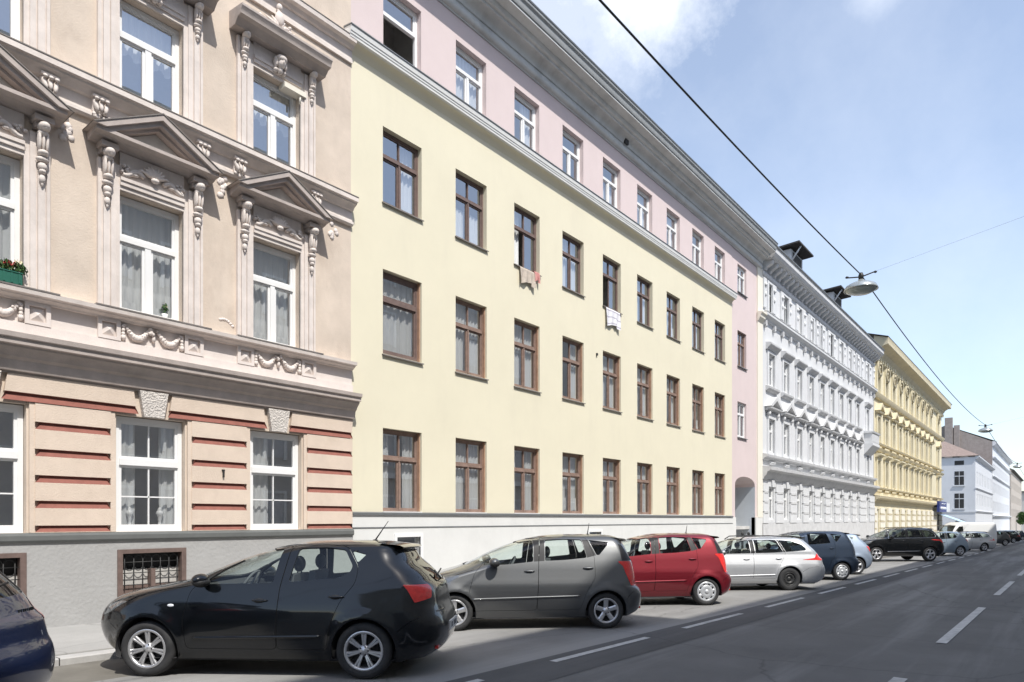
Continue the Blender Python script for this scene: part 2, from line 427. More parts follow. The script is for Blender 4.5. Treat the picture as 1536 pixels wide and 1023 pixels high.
# ================================================================== ornate house on the left
A = building('ornate_house', 4, YF, 'beige and pink stucco apartment house with triangular window pediments, garland reliefs and red grooves')
AX0, AX1 = -3.0, 9.52
bays = (.49, 2.89, 5.29, 7.69)
holes = []
for c in bays:
    holes += [(c - .57, c + .57, 1.495, 3.44), (c - .53, c + .53, 5.165, 7.16), (c - .53, c + .53, 8.78, 10.45)]
wall_mesh('wall', AX0, AX1, 1.36, 17.0, holes, YF, .19, 'a_wall', A)
wall_mesh('plinth', AX0, AX1, -1.0, 1.36, [(c - .55, c + .52, .22, 1.18) for c in bays[:3]], YF - .07, .2, 'a_plinth', A)
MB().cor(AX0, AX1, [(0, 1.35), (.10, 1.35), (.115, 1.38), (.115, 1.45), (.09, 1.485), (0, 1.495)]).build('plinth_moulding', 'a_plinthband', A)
MB().box(AX0, AX1, YF + 1.6, YF + 1.7, -.5, 17).build('inner_wall', 'dark_room', A)
b = MB(); b.box(AX0, AX0 + .1, YF + .2, YF + 1.6, -.5, 17); b.box(AX1 - .1, AX1 - .004, YF + .25, YF + 1.6, -.5, 17); b.box(AX0, AX1, YF, YF + 12, 17.0, 17.2)
for z in (1.0, 4.3, 8.2, 11.8): b.box(AX0 + .1, AX1 - .1, YF + .25, YF + 1.6, z, z + .15)
b.build('floor_slab', 'dark_room', A)
wk_gf = dict(w=1.12, h=1.93, ft=.075, tz=1.12, tt=.11, mull=0, bars=[(-.49, .49, .58, .602), (-.011, .011, .1, 1.1), (-.012, .012, 1.25, 1.87)])
wk_up = dict(w=1.06, h=1.98, ft=.07, tz=1.22, tt=.09, mull=.10)
wk_2 = dict(w=1.06, h=1.66, ft=.07, tz=1.03, tt=.09, mull=.10)
for i, c in enumerate(bays):
    put_window(A, c, YF + .10, 1.495, 'a_gf', ('sides', 'left', 'sides', 'left')[i], **wk_gf)
    put_window(A, c, YF + .15, 5.165, 'a_1', ('full', 'right', 'lace', 'lace')[i], **wk_up)
    put_window(A, c, YF + .14, 8.78, 'a_2', ('full', None, 'upper', 'upper')[i], **wk_2)
# ground floor: rusticated piers (blocks, with red V-grooves between) and keystones
P = .055
def groove(m, xa, xb, z0, z1, p):
    d = .05; e = .06
    v = [(xa, YF - p, z0), (xb, YF - p, z0), (xb - e, YF - p + d, z1 - .012), (xa + e, YF - p + d, z1 - .012)]
    t = [(xa + e, YF - p, z1), (xb - e, YF - p, z1)]
    m.quad(*v); m.quad(v[3], v[2], t[1], t[0]); m._f([m.bm.verts.new(q) for q in (v[0], v[3], t[0])]); m._f([m.bm.verts.new(q) for q in (v[1], t[1], v[2])])
gz = [(1.505, 1.605), (1.872, 1.985), (2.262, 2.375), (2.662, 2.775), (3.072, 3.185)]
edges = [AX0] + [v for c in bays for v in (c - .60, c + .60)] + [AX1 + .0]
for xa, xb in zip(edges[0::2], edges[1::2]):
    m = MB(); g = MB()
    last = xb >= AX1
    xm0, xm1 = xa + .07, (xb - .07 if not last else xb - .0)
    m.pbox(xa, xm0, P - .012, 1.495, 3.47)
    if not last: m.pbox(xm1, xb, P - .012, 1.495, 3.47)
    z = 1.495
    for z0, z1 in gz + [(3.47, 3.47)]:
        if z0 > z: m.pbox(xm0, xm1, P, z, z0)
        z = z1
        if z1 > z0: groove(g, xm0, xm1, z0, z1, P)
    pr = m.build('pier', 'a_gf', A)
    g.build('groove', 'a_red', pr, recalc=False)
kx = [AX0] + [v for c in bays for v in (c - .26, c + .26)] + [AX1]
for xa, xb in zip(kx[0::2], kx[1::2]):
    m = MB(); e0 = .10 if xa > AX0 else 0; e1 = .10 if xb < AX1 else 0
    m.poly([(xa + e0 * .75, 3.60), (xb - e1 * .75, 3.60), (xb, 3.86), (xa, 3.86)] if 0 else [(xa + .02, 3.60), (xb - .02, 3.60), (xb - e1 * .6, 3.868), (xa + e0 * .6, 3.868)], YF - P - .01, YF + .02)
    pr = m.build('lintel_course', 'a_gf', A)
    g = MB(); groove(g, xa - .02, xb + (.02 if e1 else 0), 3.475, 3.60, P + .01); g.build('groove', 'a_red', pr, recalc=False)
for c in bays:
    m = MB(); m.poly([(c - .165, 3.44), (c + .165, 3.44), (c + .235, 3.875), (c - .235, 3.875)], YF - .105, YF + .02)
    m.build('keystone', 'a_key', A)
# cellar windows with iron grilles
for c in bays[:3]:
    m = MB(); xa, xb, y = c - .55, c + .52, YF + .0
    for q in ((xa - .03, xa + .05, .19, 1.2), (xb - .05, xb + .03, .19, 1.2), (xa + .05, xb - .05, 1.13, 1.2), (-.035 + (xa + xb) / 2, .035 + (xa + xb) / 2, .22, .86)): m.box(q[0], q[1], y - .05 - .045, y + .05, q[2], q[3])
    m.box(xa + .05, xb - .05, y + .02, y + .05, .22, .60)
    for k in range(9): m.box(xa + .08 + k * .105, xa + .085 + k * .105, y + .012, y + .02, .22, .60)
    cw = m.build('cellar_window', 'cell_brown', A)
    m = MB(); yb = y - .03
    for k in range(7):
        x = xa + .10 + k * (xb - xa - .2) / 6
        m.tube([(x, yb, .55), (x, yb, 1.11)], .008, 6)
    for z in (.60, .80, .98): m.tube([(xa + .05, yb, z), (xb - .05, yb, z)], .008, 6)
    for k in range(6):
        x0 = xa + .10 + (k + .5) * (xb - xa - .2) / 6
        for zc, s in ((.89, 1), (1.045, -1)):
            m.tube([(x0 + .055 * math.cos(a), yb - .006, zc - s * .05 * math.sin(a)) for a in [math.pi * j / 8 for j in range(9)]], .007, 5)
    m.build('grille', 'iron', cw)
    m = MB(); m.box(xa, xb, YF + .05, YF + .06, .22, .86); m.build('dusty_pane', 'a_tymp', cw); m = MB(); m.box(xa, xb, YF + .14, YF + .15, .86, 1.18); m.build('dark_opening', 'iron', cw)
# main cornice over the ground floor
MB().cor(AX0, AX1 + .012, [(0, 3.87), (.055, 3.87), (.055, 3.90), (.11, 3.905), (.13, 3.96), (.145, 4.06), (.19, 4.10), (.20, 4.135), (.28, 4.22), (.285, 4.25), (.34, 4.26), (.34, 4.335), (.375, 4.35), (.385, 4.42), (0, 4.50)]).build('cornice', 'a_shaded', A, smooth=30)
# parapet band with garlands, and its sill course
m = MB(); m.pbox(AX0, AX1, .075, 4.44, 4.64)
m.build('parapet_base', 'a_pale', A)
m = MB(); m.pbox(AX0, AX1, .03, 4.642, 5.0); m.build('parapet_band', 'a_pale', A)
MB().cor(AX0, AX1 + .004, [(0, 4.975), (.075, 4.975), (.09, 5.0), (.15, 5.03), (.16, 5.05), (.215, 5.06), (.225, 5.125), (0, 5.163)]).build('sill_course', 'a_stone', A, smooth=30)
m = MB()
for c in bays: m.box(c - .95, c + .95, YF - .232, YF - .05, 5.128, 5.150)
m.build('sill_lead', 'a_lead', A)
def relief(fn, name, mat_, parent):
    m = MB(); fn(m); return m.build(name, mat_, parent, recalc=False)
def garland(m, c):
    y = YF - .06
    for s in (-1, 1):
        for k in range(13):
            t = k / 12; x = c + s * (.06 + .40 * t); z = 4.93 - .19 * math.sin(math.pi * t) - .01 * t
            r = .03 + .034 * math.sin(math.pi * t)
            m.blob((x, y, z), (r, r * 1.1, r * 1.05), sub=1)
            if 2 < k < 11: m.blob((x + random.uniform(-.02, .02), y - .035, z + random.uniform(-.025, .035)), (.024,) * 3, sub=1)
        for k in range(4): m.blob((c + s * .485, y, 4.90 - k * .06), (.035, .04, .045) if k < 3 else (.045, .05, .06), sub=1)
    for k in range(5): m.blob((c + random.uniform(-.06, .06), y - .02, 4.90 + random.uniform(-.05, .04)), (.04, .045, .04), sub=1)
    m.blob((c, y, 4.78), (.035, .05, .07), sub=1)
for c in bays:
    relief(lambda m: garland(m, c), 'garland', 'a_stone', A)
    for s in (-1, 1):
        m = MB(); x = c + s * .70
        for q in ((-.17, -.11, 4.645, 4.978), (.11, .17, 4.645, 4.978), (-.11, .11, 4.645, 4.70), (-.11, .11, 4.925, 4.978)): m.pbox(x + q[0], x + q[1], .085, q[2], q[3])
        v = [(x - .1, YF - .035, 4.705), (x + .1, YF - .035, 4.705), (x + .1, YF - .035, 4.92), (x - .1, YF - .035, 4.92)]; ap = (x, YF - .085, 4.80)
        for k in range(4): m._f([m.bm.verts.new(q) for q in (v[k], v[(k + 1) % 4], ap)])
        m.build('parapet_block', 'a_pale', A)
# first-floor surrounds, consoles and pediments
def surround(m, c, z0, z1, zl, top):
    for s in (-1, 1):
        for a, bb, p in ((.53, .60, .045), (.60, .675, .075), (.675, .70, .05), (.70, .79, .085), (.79, .82, .05), (.82, .865, .07)):
            xa, xb = sorted((c + s * a, c + s * bb)); m.pbox(xa, xb, p, z0, z1)
    m.pbox(c - .53, c + .53, .045, zl, zl + .07); m.pbox(c - .53, c + .53, .075, zl + .07, zl + .145); m.pbox(c - .53, c + .53, .095, zl + .145, zl + .20)
    m.pbox(c - .53, c + .53, .05, zl + .20, top)
def console(m, x, zt, L, s=1.0):
    y = YF - .09
    m.blob((x, y - .10 * s, zt - .07 * s), (.085 * s, .13 * s, .075 * s)); m.blob((x, y - .15 * s, zt - .10 * s), (.05 * s, .06 * s, .05 * s))
    for k in (-1, 0, 1): m.blob((x + k * .05 * s, y - .055 * s, zt - .30 * L), (.026 * s, .075 * s, .19 * L))
    m.blob((x, y - .05 * s, zt - .16 * s), (.08 * s, .10 * s, .05 * s))
    m.blob((x, y - .06 * s, zt - .50 * L), (.075 * s, .085 * s, .05 * s)); m.blob((x, y - .03 * s, zt - .60 * L), (.09 * s, .07 * s, .045 * s))
    m.blob((x, y - .03 * s, zt - .72 * L), (.065 * s, .06 * s, .075 * L)); m.blob((x, y - .03 * s, zt - .80 * L), (.05 * s, .055 * s, .045 * L))
    m.blob((x, y - .02 * s, zt - .92 * L), (.045 * s, .045 * s, .08 * L)); m.blob((x, y - .02 * s, zt - 1.0 * L), (.02 * s, .02 * s, .05 * L))
def shell(m, c, z):
    y = YF - .06
    for k in range(-4, 5):
        a = k * .32; m.blob((c + .10 * math.sin(a), y - .05, z + .10 * math.cos(a) + .01), (.030, .05, .115), Euler((0, a, 0)))
    m.blob((c, y - .07, z - .03), (.07, .05, .045))
    for s in (-1, 1):
        pts = [(c + s * (.16 + .34 * t), y - .02, z + .06 * math.sin(t * 5.2) - .03) for t in [j / 10 for j in range(11)]]
        m.tube(pts, [.045 - .02 * abs(t - .4) for t in [j / 10 for j in range(11)]], 7)
        for k in range(7): m.blob((c + s * (.46 + random.uniform(-.07, .08)), y - .02, z + random.uniform(-.07, .07)), (.034, .045, .034), sub=1)
        m.blob((c + s * .2, y - .03, z + .07), (.05, .04, .03)); m.blob((c + s * .3, y - .02, z - .04), (.06, .04, .025))
for c in bays:
    m = MB(); surround(m, c, 5.166, 7.56, 7.165, 7.78); m.build('window_surround', 'a_stone', A)
    relief(lambda m: shell(m, c, 7.50), 'shell_relief', 'a_stone', A)
    for s in (-1, 1):
        relief(lambda m: console(m, c + s * .745, 7.70, .90), 'console', 'a_stone', A)
        m = MB(); m.pbox(c + s * .745 - .13, c + s * .745 + .13, .24, 7.70, 7.782); m.pbox(c + s * .745 - .10, c + s * .745 + .10, .16, 7.62, 7.70); m.build('console_cap', 'a_shaded', A)
    m = MB()
    m.cor(c - 1.00, c + 1.00, [(0, 7.783), (.10, 7.783), (.12, 7.80), (.24, 7.83), (.26, 7.845), (.38, 7.86), (.38, 7.915), (.0, 7.94)])
    H = 8.50
    for p, o, t in ((.43, 0, .10), (.37, .055, .12), (.27, .13, .10)):
        k = .56 / 1.06
        za = 7.915 - o * 0 ; w = 1.06 - o * 1.6; ht = H - o
        iw = w - (t) / k
        m.poly([(c - w, 7.917), (c - iw, 7.917), (c, ht - t), (c + iw, 7.917), (c + w, 7.917), (c, ht)], YF - p, YF + .01)
    pd = m.build('pediment', 'a_shaded', A)
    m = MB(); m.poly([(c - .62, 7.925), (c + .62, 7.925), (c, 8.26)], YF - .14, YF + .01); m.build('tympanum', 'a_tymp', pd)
    m = MB(); w = 1.075; t = .018
    m.poly([(c - w, 7.918), (c - w + .03, 7.918 - .0), (c, H - .001), (c + w - .03, 7.918), (c + w, 7.918), (c, H + t)], YF - .445, YF + .005)
    m.build('lead_flashing', 'a_lead', pd)
# string course below the second floor with acanthus brackets
MB().cor(AX0, AX1 + .006, [(0, 8.14), (.06, 8.14), (.09, 8.17), (.09, 8.22), (.04, 8.235), (.035, 8.46), (.08, 8.475), (.12, 8.53), (.20, 8.57), (.21, 8.60), (.26, 8.61), (.26, 8.70), (0, 8.77)]).build('string_course', 'a_stone', A, smooth=30)
m = MB(); m.box(AX0, AX1 + .01, YF - .268, YF - .1, 8.702, 8.722); m.build('string_course_lead', 'a_lead', A)
def acanthus(m, x):
    m.pbox(x - .11, x + .11, .10, 8.24, 8.46)
    for k in range(3):
        m.blob((x - .075 + .075 * k, YF - .13, 8.34 + .02 * (k == 1)), (.036, .05, .12), Euler((-.35, (k - 1) * .18, 0)))
        m.blob((x - .078 + .078 * k, YF - .185, 8.43), (.034, .04, .028), Euler((.5, 0, 0)))
        m.blob((x - .05 + .05 * k, YF - .12, 8.255), (.03, .03, .04), sub=1)
    m.pbox(x - .125, x + .125, .16, 8.46, 8.50)
    for k in range(5): m.blob((x + random.uniform(-.09, .09), YF - .10, 8.19 + random.uniform(-.03, .03)), (.045, .03, .04), sub=1)
for c in bays:
    for s in (-1, 1): relief(lambda m: acanthus(m, c + s * .845), 'acanthus_bracket', 'a_stone', A)
# plaster scars on the wall
for (x, z) in ((3.98, 7.95), (6.58, 7.95), (9.05, 7.93)):
    m = MB()
    for k in range(9): m.blob((x + random.uniform(-.09, .09), YF - .0, z - .04 + random.uniform(-.24, .16)), (.06, .03, .07), sub=1)
    m.build('plaster_ornament', 'a_pale', A, recalc=False)
m = MB()
for k in range(7): m.blob((6.52 + .24 * (k / 6), YF, 5.42 + .05 * math.sin(k / 6 * 3.1) - .08 * (k / 6)), (.04, .022, .03), sub=1)
m.build('plaster_scar', 'a_pale', A, recalc=False)
# second floor: surrounds with straight hoods
for c in bays:
    m = MB(); surround(m, c, 8.772, 10.86, 10.455, 11.0); m.build('window_surround', 'a_stone', A)
    for s in (-1, 1): relief(lambda m: console(m, c + s * .745, 10.92, .62, .85), 'console', 'a_stone', A)
    m = MB(); m.cor(c - 1.0, c + 1.0, [(0, 10.92), (.22, 10.92), (.24, 10.95), (.30, 11.0), (.32, 11.02), (.42, 11.04), (.43, 11.10), (.47, 11.16), (.47, 11.20), (0, 11.25)])
    hd = m.build('window_hood', 'a_shaded', A, smooth=30)
    def head(m):
        m.blob((c, YF - .16, 10.72), (.085, .10, .12)); m.blob((c, YF - .19, 10.79), (.115, .09, .075)); m.blob((c, YF - .12, 10.60), (.06, .07, .09))
        for s in (-1, 1): m.blob((c + s * .10, YF - .13, 10.72), (.04, .07, .12)); m.blob((c + s * .09, YF - .10, 10.58), (.045, .06, .05))
        m.blob((c, YF - .255, 10.71), (.018, .025, .035))
    relief(head, 'keystone_head', 'a_stone', A)
    def crest(m):
        for k in range(46):
            t = random.uniform(-1, 1); hgt = .55 * (1 - abs(t)) ** 1.4
            m.blob((c + t * .85, YF - .05 - random.random() * .05, 11.27 + random.random() * hgt), (.05, .04, .035), Euler((0, random.random() * 3, 0)), sub=1)
        for s in (-1, 1):
            for k in range(5):
                a = s * (.3 + k * .32); m.tube([(c, YF - .06, 11.30), (c + .2 * math.sin(a), YF - .10, 11.32 + .22 * math.cos(a)), (c + .42 * math.sin(a * 1.2), YF - .06, 11.32 + .34 * math.cos(a * 1.2))], [.03, .04, .01], 6)
        m.blob((c, YF - .10, 11.62), (.10, .07, .16)); m.blob((c, YF - .10, 11.85), (.06, .06, .08))
    relief(crest, 'crest_relief', 'a_stone', A)
MB().cor(AX0, AX1 + .006, [(0, 11.72), (.05, 11.72), (.05, 11.80), (.03, 11.81), (.03, 12.0), (.08, 12.01), (.12, 12.08), (.20, 12.10), (.21, 12.19), (0, 12.26)]).build('upper_string_course', 'a_stone', A, smooth=30)
m = MB(); m.box(AX0, AX1 + .01, YF - .218, YF - .1, 12.192, 12.21); m.build('upper_course_lead', 'a_lead', A)
m = MB(); m.box(7.69 + .12, 7.69 + .62, YF - .10, YF + .12, 10.36, 10.46); m.tube([(7.69 + .5, YF - .06, 10.36), (7.69 + .5, YF - .05, 10.2)], .02); m.build('awning_case', 'b_cream', A)
m = MB(); m.box(6.53, 6.555, YF - .09, YF - .05, 2.48, 2.62); m.box(6.515, 6.57, YF - .075, YF - .05, 2.6, 2.625); m.build('wall_hook', 'iron', A)
# things in the windows
def urn(x, y, z):
    m = MB(); m.lathe([(.0, 0), (.055, 0), (.06, .015), (.03, .03), (.022, .10), (.035, .13), (.03, .16), (.05, .20), (.065, .235), (.05, .27), (.03, .29), (.035, .31), (.02, .33), (.0, .35)], (x, y, z), n=14)
    return m.build('vase', 'white_frame', smooth=True)
tag(urn(5.02, YF + .22, 1.57), 'white urn-shaped vase in the left half of the ground-floor window behind the black car', 'vase', 'white vases on the window sill')
tag(urn(5.52, YF + .22, 1.57), 'white urn-shaped vase in the right half of the ground-floor window behind the black car', 'vase', 'white vases on the window sill')
def leafball(m, c, r, n, size, seed=0):
    rnd = random.Random(seed)
    for _ in range(n):
        d = Vector((rnd.gauss(0, 1), rnd.gauss(0, 1), rnd.gauss(0, 1))).normalized() * (rnd.random() ** .45)
        p = Vector(c) + Vector((d.x * r[0], d.y * r[1], d.z * r[2])); q = Euler((rnd.random() * 6, rnd.random() * 6, rnd.random() * 6)).to_matrix()
        s = size * rnd.uniform(.6, 1.3)
        m.quad(*[p + q @ Vector(v) for v in ((-s, 0, 0), (0, -s * .5, 0), (s, 0, 0), (0, s * .5, 0))])
def plant_pot(x, y, z, label, potc, fl, w=.07, h=.11, flowers=None):
    o = empty('flower_pot', (x, y, z)); STATIC.add(o.name); tag(o, label, 'plant pot')
    m = MB(); m.lathe([(0, 0), (w * .75, 0), (w, h), (w * .9, h), (0, h * .9)], (x, y, z), n=14); m.build('pot', potc, o)
    m = MB(); leafball(m, (x, y, z + h + .09), (w * 1.2, w, .11), 90, .03, 3); m.build('leaves', 'leaf', o, recalc=False)
    if flowers:
        m = MB(); leafball(m, (x, y, z + h + .15), (w, w, .08), 30, .02, 9); m.build('blossoms', flowers, o, recalc=False)
MT['green_box'] = mat('green_box', (.02, .13, .09), rough=.5, var=.15)
MT['red_flower'] = mat('red_flower', (.42, .05, .04), var=.3, scale=20); MT['cream_flower'] = mat('cream_flower', (.7, .62, .42), var=.2, scale=20)
plant_pot(5.60, YF + .22, 5.24, 'small potted plant with pale leaves in the first-floor window under the pediment', 'white_frame', None, .06, .10, 'cream_flower')
fb = empty('flower_box', (2.98, YF - .08, 5.165)); STATIC.add(fb.name); tag(fb, 'green window box of red and cream flowers at the left edge on the first-floor sill', 'flower box')
m = MB(); m.box(2.52, 3.36, YF - .19, YF - .03, 5.166, 5.33)
for k in range(9): m.box(2.55 + k * .095, 2.575 + k * .095, YF - .197, YF - .19, 5.18, 5.32)
m.box(2.515, 3.365, YF - .2, YF - .02, 5.33, 5.345); m.build('box', 'green_box', fb)
m = MB()
for k in range(5): leafball(m, (2.6 + .18 * k, YF - .11, 5.42), (.13, .09, .10), 110, .035, k)
m.build('leaves', 'leaf', fb, recalc=False)
m = MB()
for k in range(4): leafball(m, (2.62 + .2 * k, YF - .13, 5.46), (.09, .08, .06), 40, .024, 20 + k)
m.build('blossoms', 'red_flower', fb, recalc=False)
m = MB(); leafball(m, (3.33, YF - .12, 5.48), (.06, .06, .07), 30, .022, 31); leafball(m, (3.0, YF - .12, 5.49), (.06, .06, .05), 25, .022, 32); m.build('pale_blossoms', 'cream_flower', fb, recalc=False)
# ================================================================== yellow and pink house in the middle
B = building('yellow_house', 20, YF, 'plain pale yellow apartment house with brown windows, pink top floor and heavy grey cornice')
BX0, BX1, BX2, BX3 = 9.52, 32.0, 35.45, 36.2
cb = [11.045 + 2.434 * i for i in range(9)]
W2 = .615
hy = []
for c in cb: hy += [(c - W2, c + W2, 1.865, 3.815), (c - W2, c + W2, 5.53, 7.485), (c - W2, c + W2, 9.03, 10.78)]
wall_mesh('yellow_wall', BX0, BX1, 1.80, 12.2, hy, YF, .26, 'b_yellow', B)
wall_mesh('pink_wall', BX0, BX1, 12.2, 15.0, [(c - .60, c + .60, 12.62, 14.12) for c in cb], YF + .004, .26, 'b_pink', B)
cellar = [(c - .38, c + .38, .72, 1.28) for c in (11.2, 19.6)]
wall_mesh('plinth', BX0 + .01, BX1, -1.2, 1.80, cellar, YF - .035, .2, 'b_plinth', B)
m = MB(); m.cor(BX0 + .01, BX1, [(0, 1.80), (.07, 1.80), (.075, 1.85), (0, 1.872)]); m.pbox(BX0 + .01, BX1, .048, 1.50, 1.525)
m.build('plinth_moulding', 'zinc', B)
for c in (11.2, 19.6):
    m = MB()
    for q in ((c - .46, c - .38, .64, 1.36), (c + .38, c + .46, .64, 1.36), (c - .38, c + .38, 1.28, 1.36), (c - .38, c + .38, .64, .72)): m.box(q[0], q[1], YF - .06, YF - .0, q[2], q[3])
    cw = m.build('cellar_window', 'white_frame', B)
    m = MB(); m.quad((c - .38, YF + .05, .72), (c + .38, YF + .05, .72), (c + .38, YF + .05, 1.28), (c - .38, YF + .05, 1.28)); m.build('pane', 'pane', cw)
MB().box(BX0, BX3, YF + 1.7, YF + 1.8, -1, 15).build('inner_wall', 'dark_room', B)
m = MB(); m.box(BX0 + .004, BX0 + .1, YF + .3, YF + 1.7, -1, 15); m.box(BX3 - .1, BX3 - .004, YF + .3, YF + 1.7, -1, 15)
for z in (1.2, 4.5, 8.2, 11.9, 14.8): m.box(BX0 + .1, BX3 - .1, YF + .3, YF + 1.7, z, z + .15)
for c in cb: m.box(c + 1.2, c + 1.23, YF + .3, YF + 1.7, 1.4, 14.8)
m.build('floor_slab', 'dark_room', B)
br = dict(w=1.23, ft=.055, tt=.07, mull=.05, upper=.03)
cur1 = ['right', 'half', 'left', 'full', None, 'full', 'lace', 'full', 'full']
cur2 = ['white', 'full', 'full', 'sides', 'full', 'full', 'full', 'lace', 'full']
cur3 = ['sides', 'full', 'sides', 'lace', 'full', 'full', 'full', 'full', 'full']
for i, c in enumerate(cb):
    put_window(B, c, YF + .13, 1.875, 'b3' if i < 5 else 'b3b', cur3[i], h=1.93, tz=1.22, bars=[(-.55, .55, 1.19, 1.21)], **{**br, 'frame': 'brown_frame'})
    if i == 0: put_window(B, c, YF + .13, 5.54, 'b2x', cur2[0], h=1.935, tz=1.24, **{**br, 'mull': 0, 'upper': 0, 'frame': 'dark_frame', 'ft': .085, 'tt': .11})
    else: put_window(B, c, YF + .13, 5.54, 'b2', cur2[i], h=1.935, tz=1.22, **{**br, 'frame': 'brown_frame'})
    if i in (2, 4): put_window(B, c, YF + .13, 9.04, 'b1x', cur1[i] if i == 2 else None, h=1.73, tz=1.10, openp='half', **{**br, 'mull': 0, 'frame': 'dark_frame'})
    else: put_window(B, c, YF + .13, 9.04, 'b1', cur1[i], h=1.73, tz=1.10, **{**br, 'frame': 'dark_frame' if i < 5 else 'brown_frame'})
    put_window(B, c, YF + .15, 12.63, 'b0x' if i == 0 else 'b0', None if i == 0 else ('half', 'full', 'right', None)[i % 4], h=1.48, w=1.2, ft=.075, tz=.86, tt=.08, mull=0 if i == 0 else .085, frame='white_frame', openp='low' if i == 0 else None)
    for z, mm in ((5.53, 'a_lead'), (9.03, 'a_lead')):                # sheet-metal sills
        m = MB(); m.cor(c - W2 - .03, c + W2 + .03, [(-.13, z + .012), (.055, z - .022), (.055, z - .05), (.045, z - .05), (.04, z - .03), (-.13, z + .0)]); m.build('sill', mm, B)
    m = MB(); m.box(c - W2, c + W2, YF - .02, YF + .13, 1.866, 1.885); m.build('sill', 'b_white', B)
    for rz, z0, z1 in ((1, 1.87, 3.81), (2, 5.54, 7.48)):               # worn wooden lining of the reveals
        for xa in (c + W2 - .03, c - W2 + .002): MB().box(xa, xa + .028, YF + .06, YF + .13, z0 + .02, z1 - .004).build('window_lining', 'worn_frame', B)
# open casements on the second floor
for c, s in ((cb[0], 1), (cb[2], 1), (cb[4], 1)):
    pass
# white ledge between yellow and pink
MB().cor(BX0 - .15, BX1 - .05, [(0, 11.97), (.02, 12.0), (.05, 12.06), (.10, 12.115), (.16, 12.145), (.0, 12.148)]).build('ledge_cove', 'b_yellow', B, smooth=30)
MB().cor(BX0 - .19, BX1 + .0, [(0, 12.15), (.17, 12.15), (.215, 12.165), (.22, 12.22), (.232, 12.225), (.236, 12.275), (.25, 12.28), (.262, 12.345), (.266, 12.39), (.0, 12.42)]).build('ledge', 'b_white', B, smooth=30)
MB().cor(BX0 - .20, BX1 + .01, [(0, 12.425), (.268, 12.396), (.282, 12.388), (.282, 12.415), (.27, 12.42), (0, 12.46)]).build('ledge_flashing', 'zinc', B)
# pink end strip with its three windows and the gateway
cs = 33.36
wall_mesh('pink_strip', BX1, BX2, 3.86, 15.0, [(cs - .60, cs + .60, 5.72, 7.45), (cs - .60, cs + .60, 9.19, 10.92), (cs - .60, cs + .60, 12.80, 14.15)], YF + .02, .22, 'b_pink', B)
gx0, gx1, gs = 32.43, 35.2, 3.36
def arch_pts(n=14):
    cx = (gx0 + gx1) / 2; w = (gx1 - gx0) / 2; h = .46
    return [(cx + w * math.cos(math.pi * (1 - k / n)), gs + h * math.sin(math.pi * k / n) ** .8) for k in range(n + 1)]
ap = arch_pts(); m = MB()
for (xa, za), (xb, zb) in zip(ap, ap[1:]):
    m.quad((xa, YF + .02, za), (xb, YF + .02, zb), (xb, YF + .02, 3.86), (xa, YF + .02, 3.86))
m.quad((BX1, YF + .02, 1.8), (gx0, YF + .02, 1.8), (gx0, YF + .02, 3.86), (BX1, YF + .02, 3.86)); m.quad((gx1, YF + .02, 1.8), (BX2, YF + .02, 1.8), (BX2, YF + .02, 3.86), (gx1, YF + .02, 3.86))
m.build('arch_wall', 'b_pink', B, recalc=False)
for xa, xb in ((BX1 + .002, gx0), (gx1, BX3)): MB().box(xa, xb, YF - .035, YF + .2, -1.2, 1.80).build('gate_plinth', 'b_plinth', B)
m = MB()
for (xa, za), (xb, zb) in zip(ap, ap[1:]): m.quad((xa, YF + .02, za), (xb, YF + .02, zb), (xb, YF + 3.2, zb), (xa, YF + 3.2, za))
m.build('arch_soffit', 'b_pink', B, recalc=False)
m = MB(); m.quad((gx0, YF + .02, -1), (gx0, YF + 3.2, -1), (gx0, YF + 3.2, gs), (gx0, YF + .02, gs)); m.quad((gx1, YF + .02, -1), (gx1, YF + .02, gs), (gx1, YF + 3.2, gs), (gx1, YF + 3.2, -1))
m.box(gx0, gx1, YF + 3.2, YF + 3.3, -1, 3.9); m.box(gx0 + .05, gx0 + .32, YF + 1.0, YF + 1.3, -1, gs)
gw = m.build('gateway', 'tunnel', B, recalc=False)
m = MB(); m.box(gx0 + .4, gx1 - .3, YF + 3.1, YF + 3.18, -.4, 2.6); m.box(gx0 + 1.35, gx0 + 1.4, YF + 3.08, YF + 3.1, -.4, 2.6); m.build('gate_door', 'sign_blue', gw)
m = MB(); m.box(gx1 - .03, gx1 - .004, YF + 1.0, YF + 1.9, .7, 1.5); m.build('notice_board', 'b_white', gw)
for z, h, key, fr in ((5.73, 1.71, 's3', 'white_frame'), (9.20, 1.71, 's2', 'brown_frame'), (12.81, 1.33, 's1', 'white_frame')):
    put_window(B, cs, YF + .12, z, key, 'half' if key != 's2' else 'full', h=h, w=1.2, ft=.07, tz=h * .64, tt=.07, mull=.06, upper=.035, frame=fr)
    m = MB(); m.cor(cs - .63, cs + .63, [(-.1, z), (.06, z - .03), (.06, z - .06), (-.1, z - .04)]); m.build('sill', 'zinc', B)
m = MB(); m.box(BX2, BX3, YF - .045, YF + .25, 1.80, 14.8); m.build('cream_pilaster', 'b_cream', B)
MB().cor(BX2 - .04, BX3 - .05, [(.04, 11.95), (.10, 12.0), (.16, 12.12), (.2, 12.15), (.22, 12.3), (.30, 12.36), (.30, 12.42), (.04, 12.46)]).build('pilaster_ledge', 'b_cream', B, smooth=30)
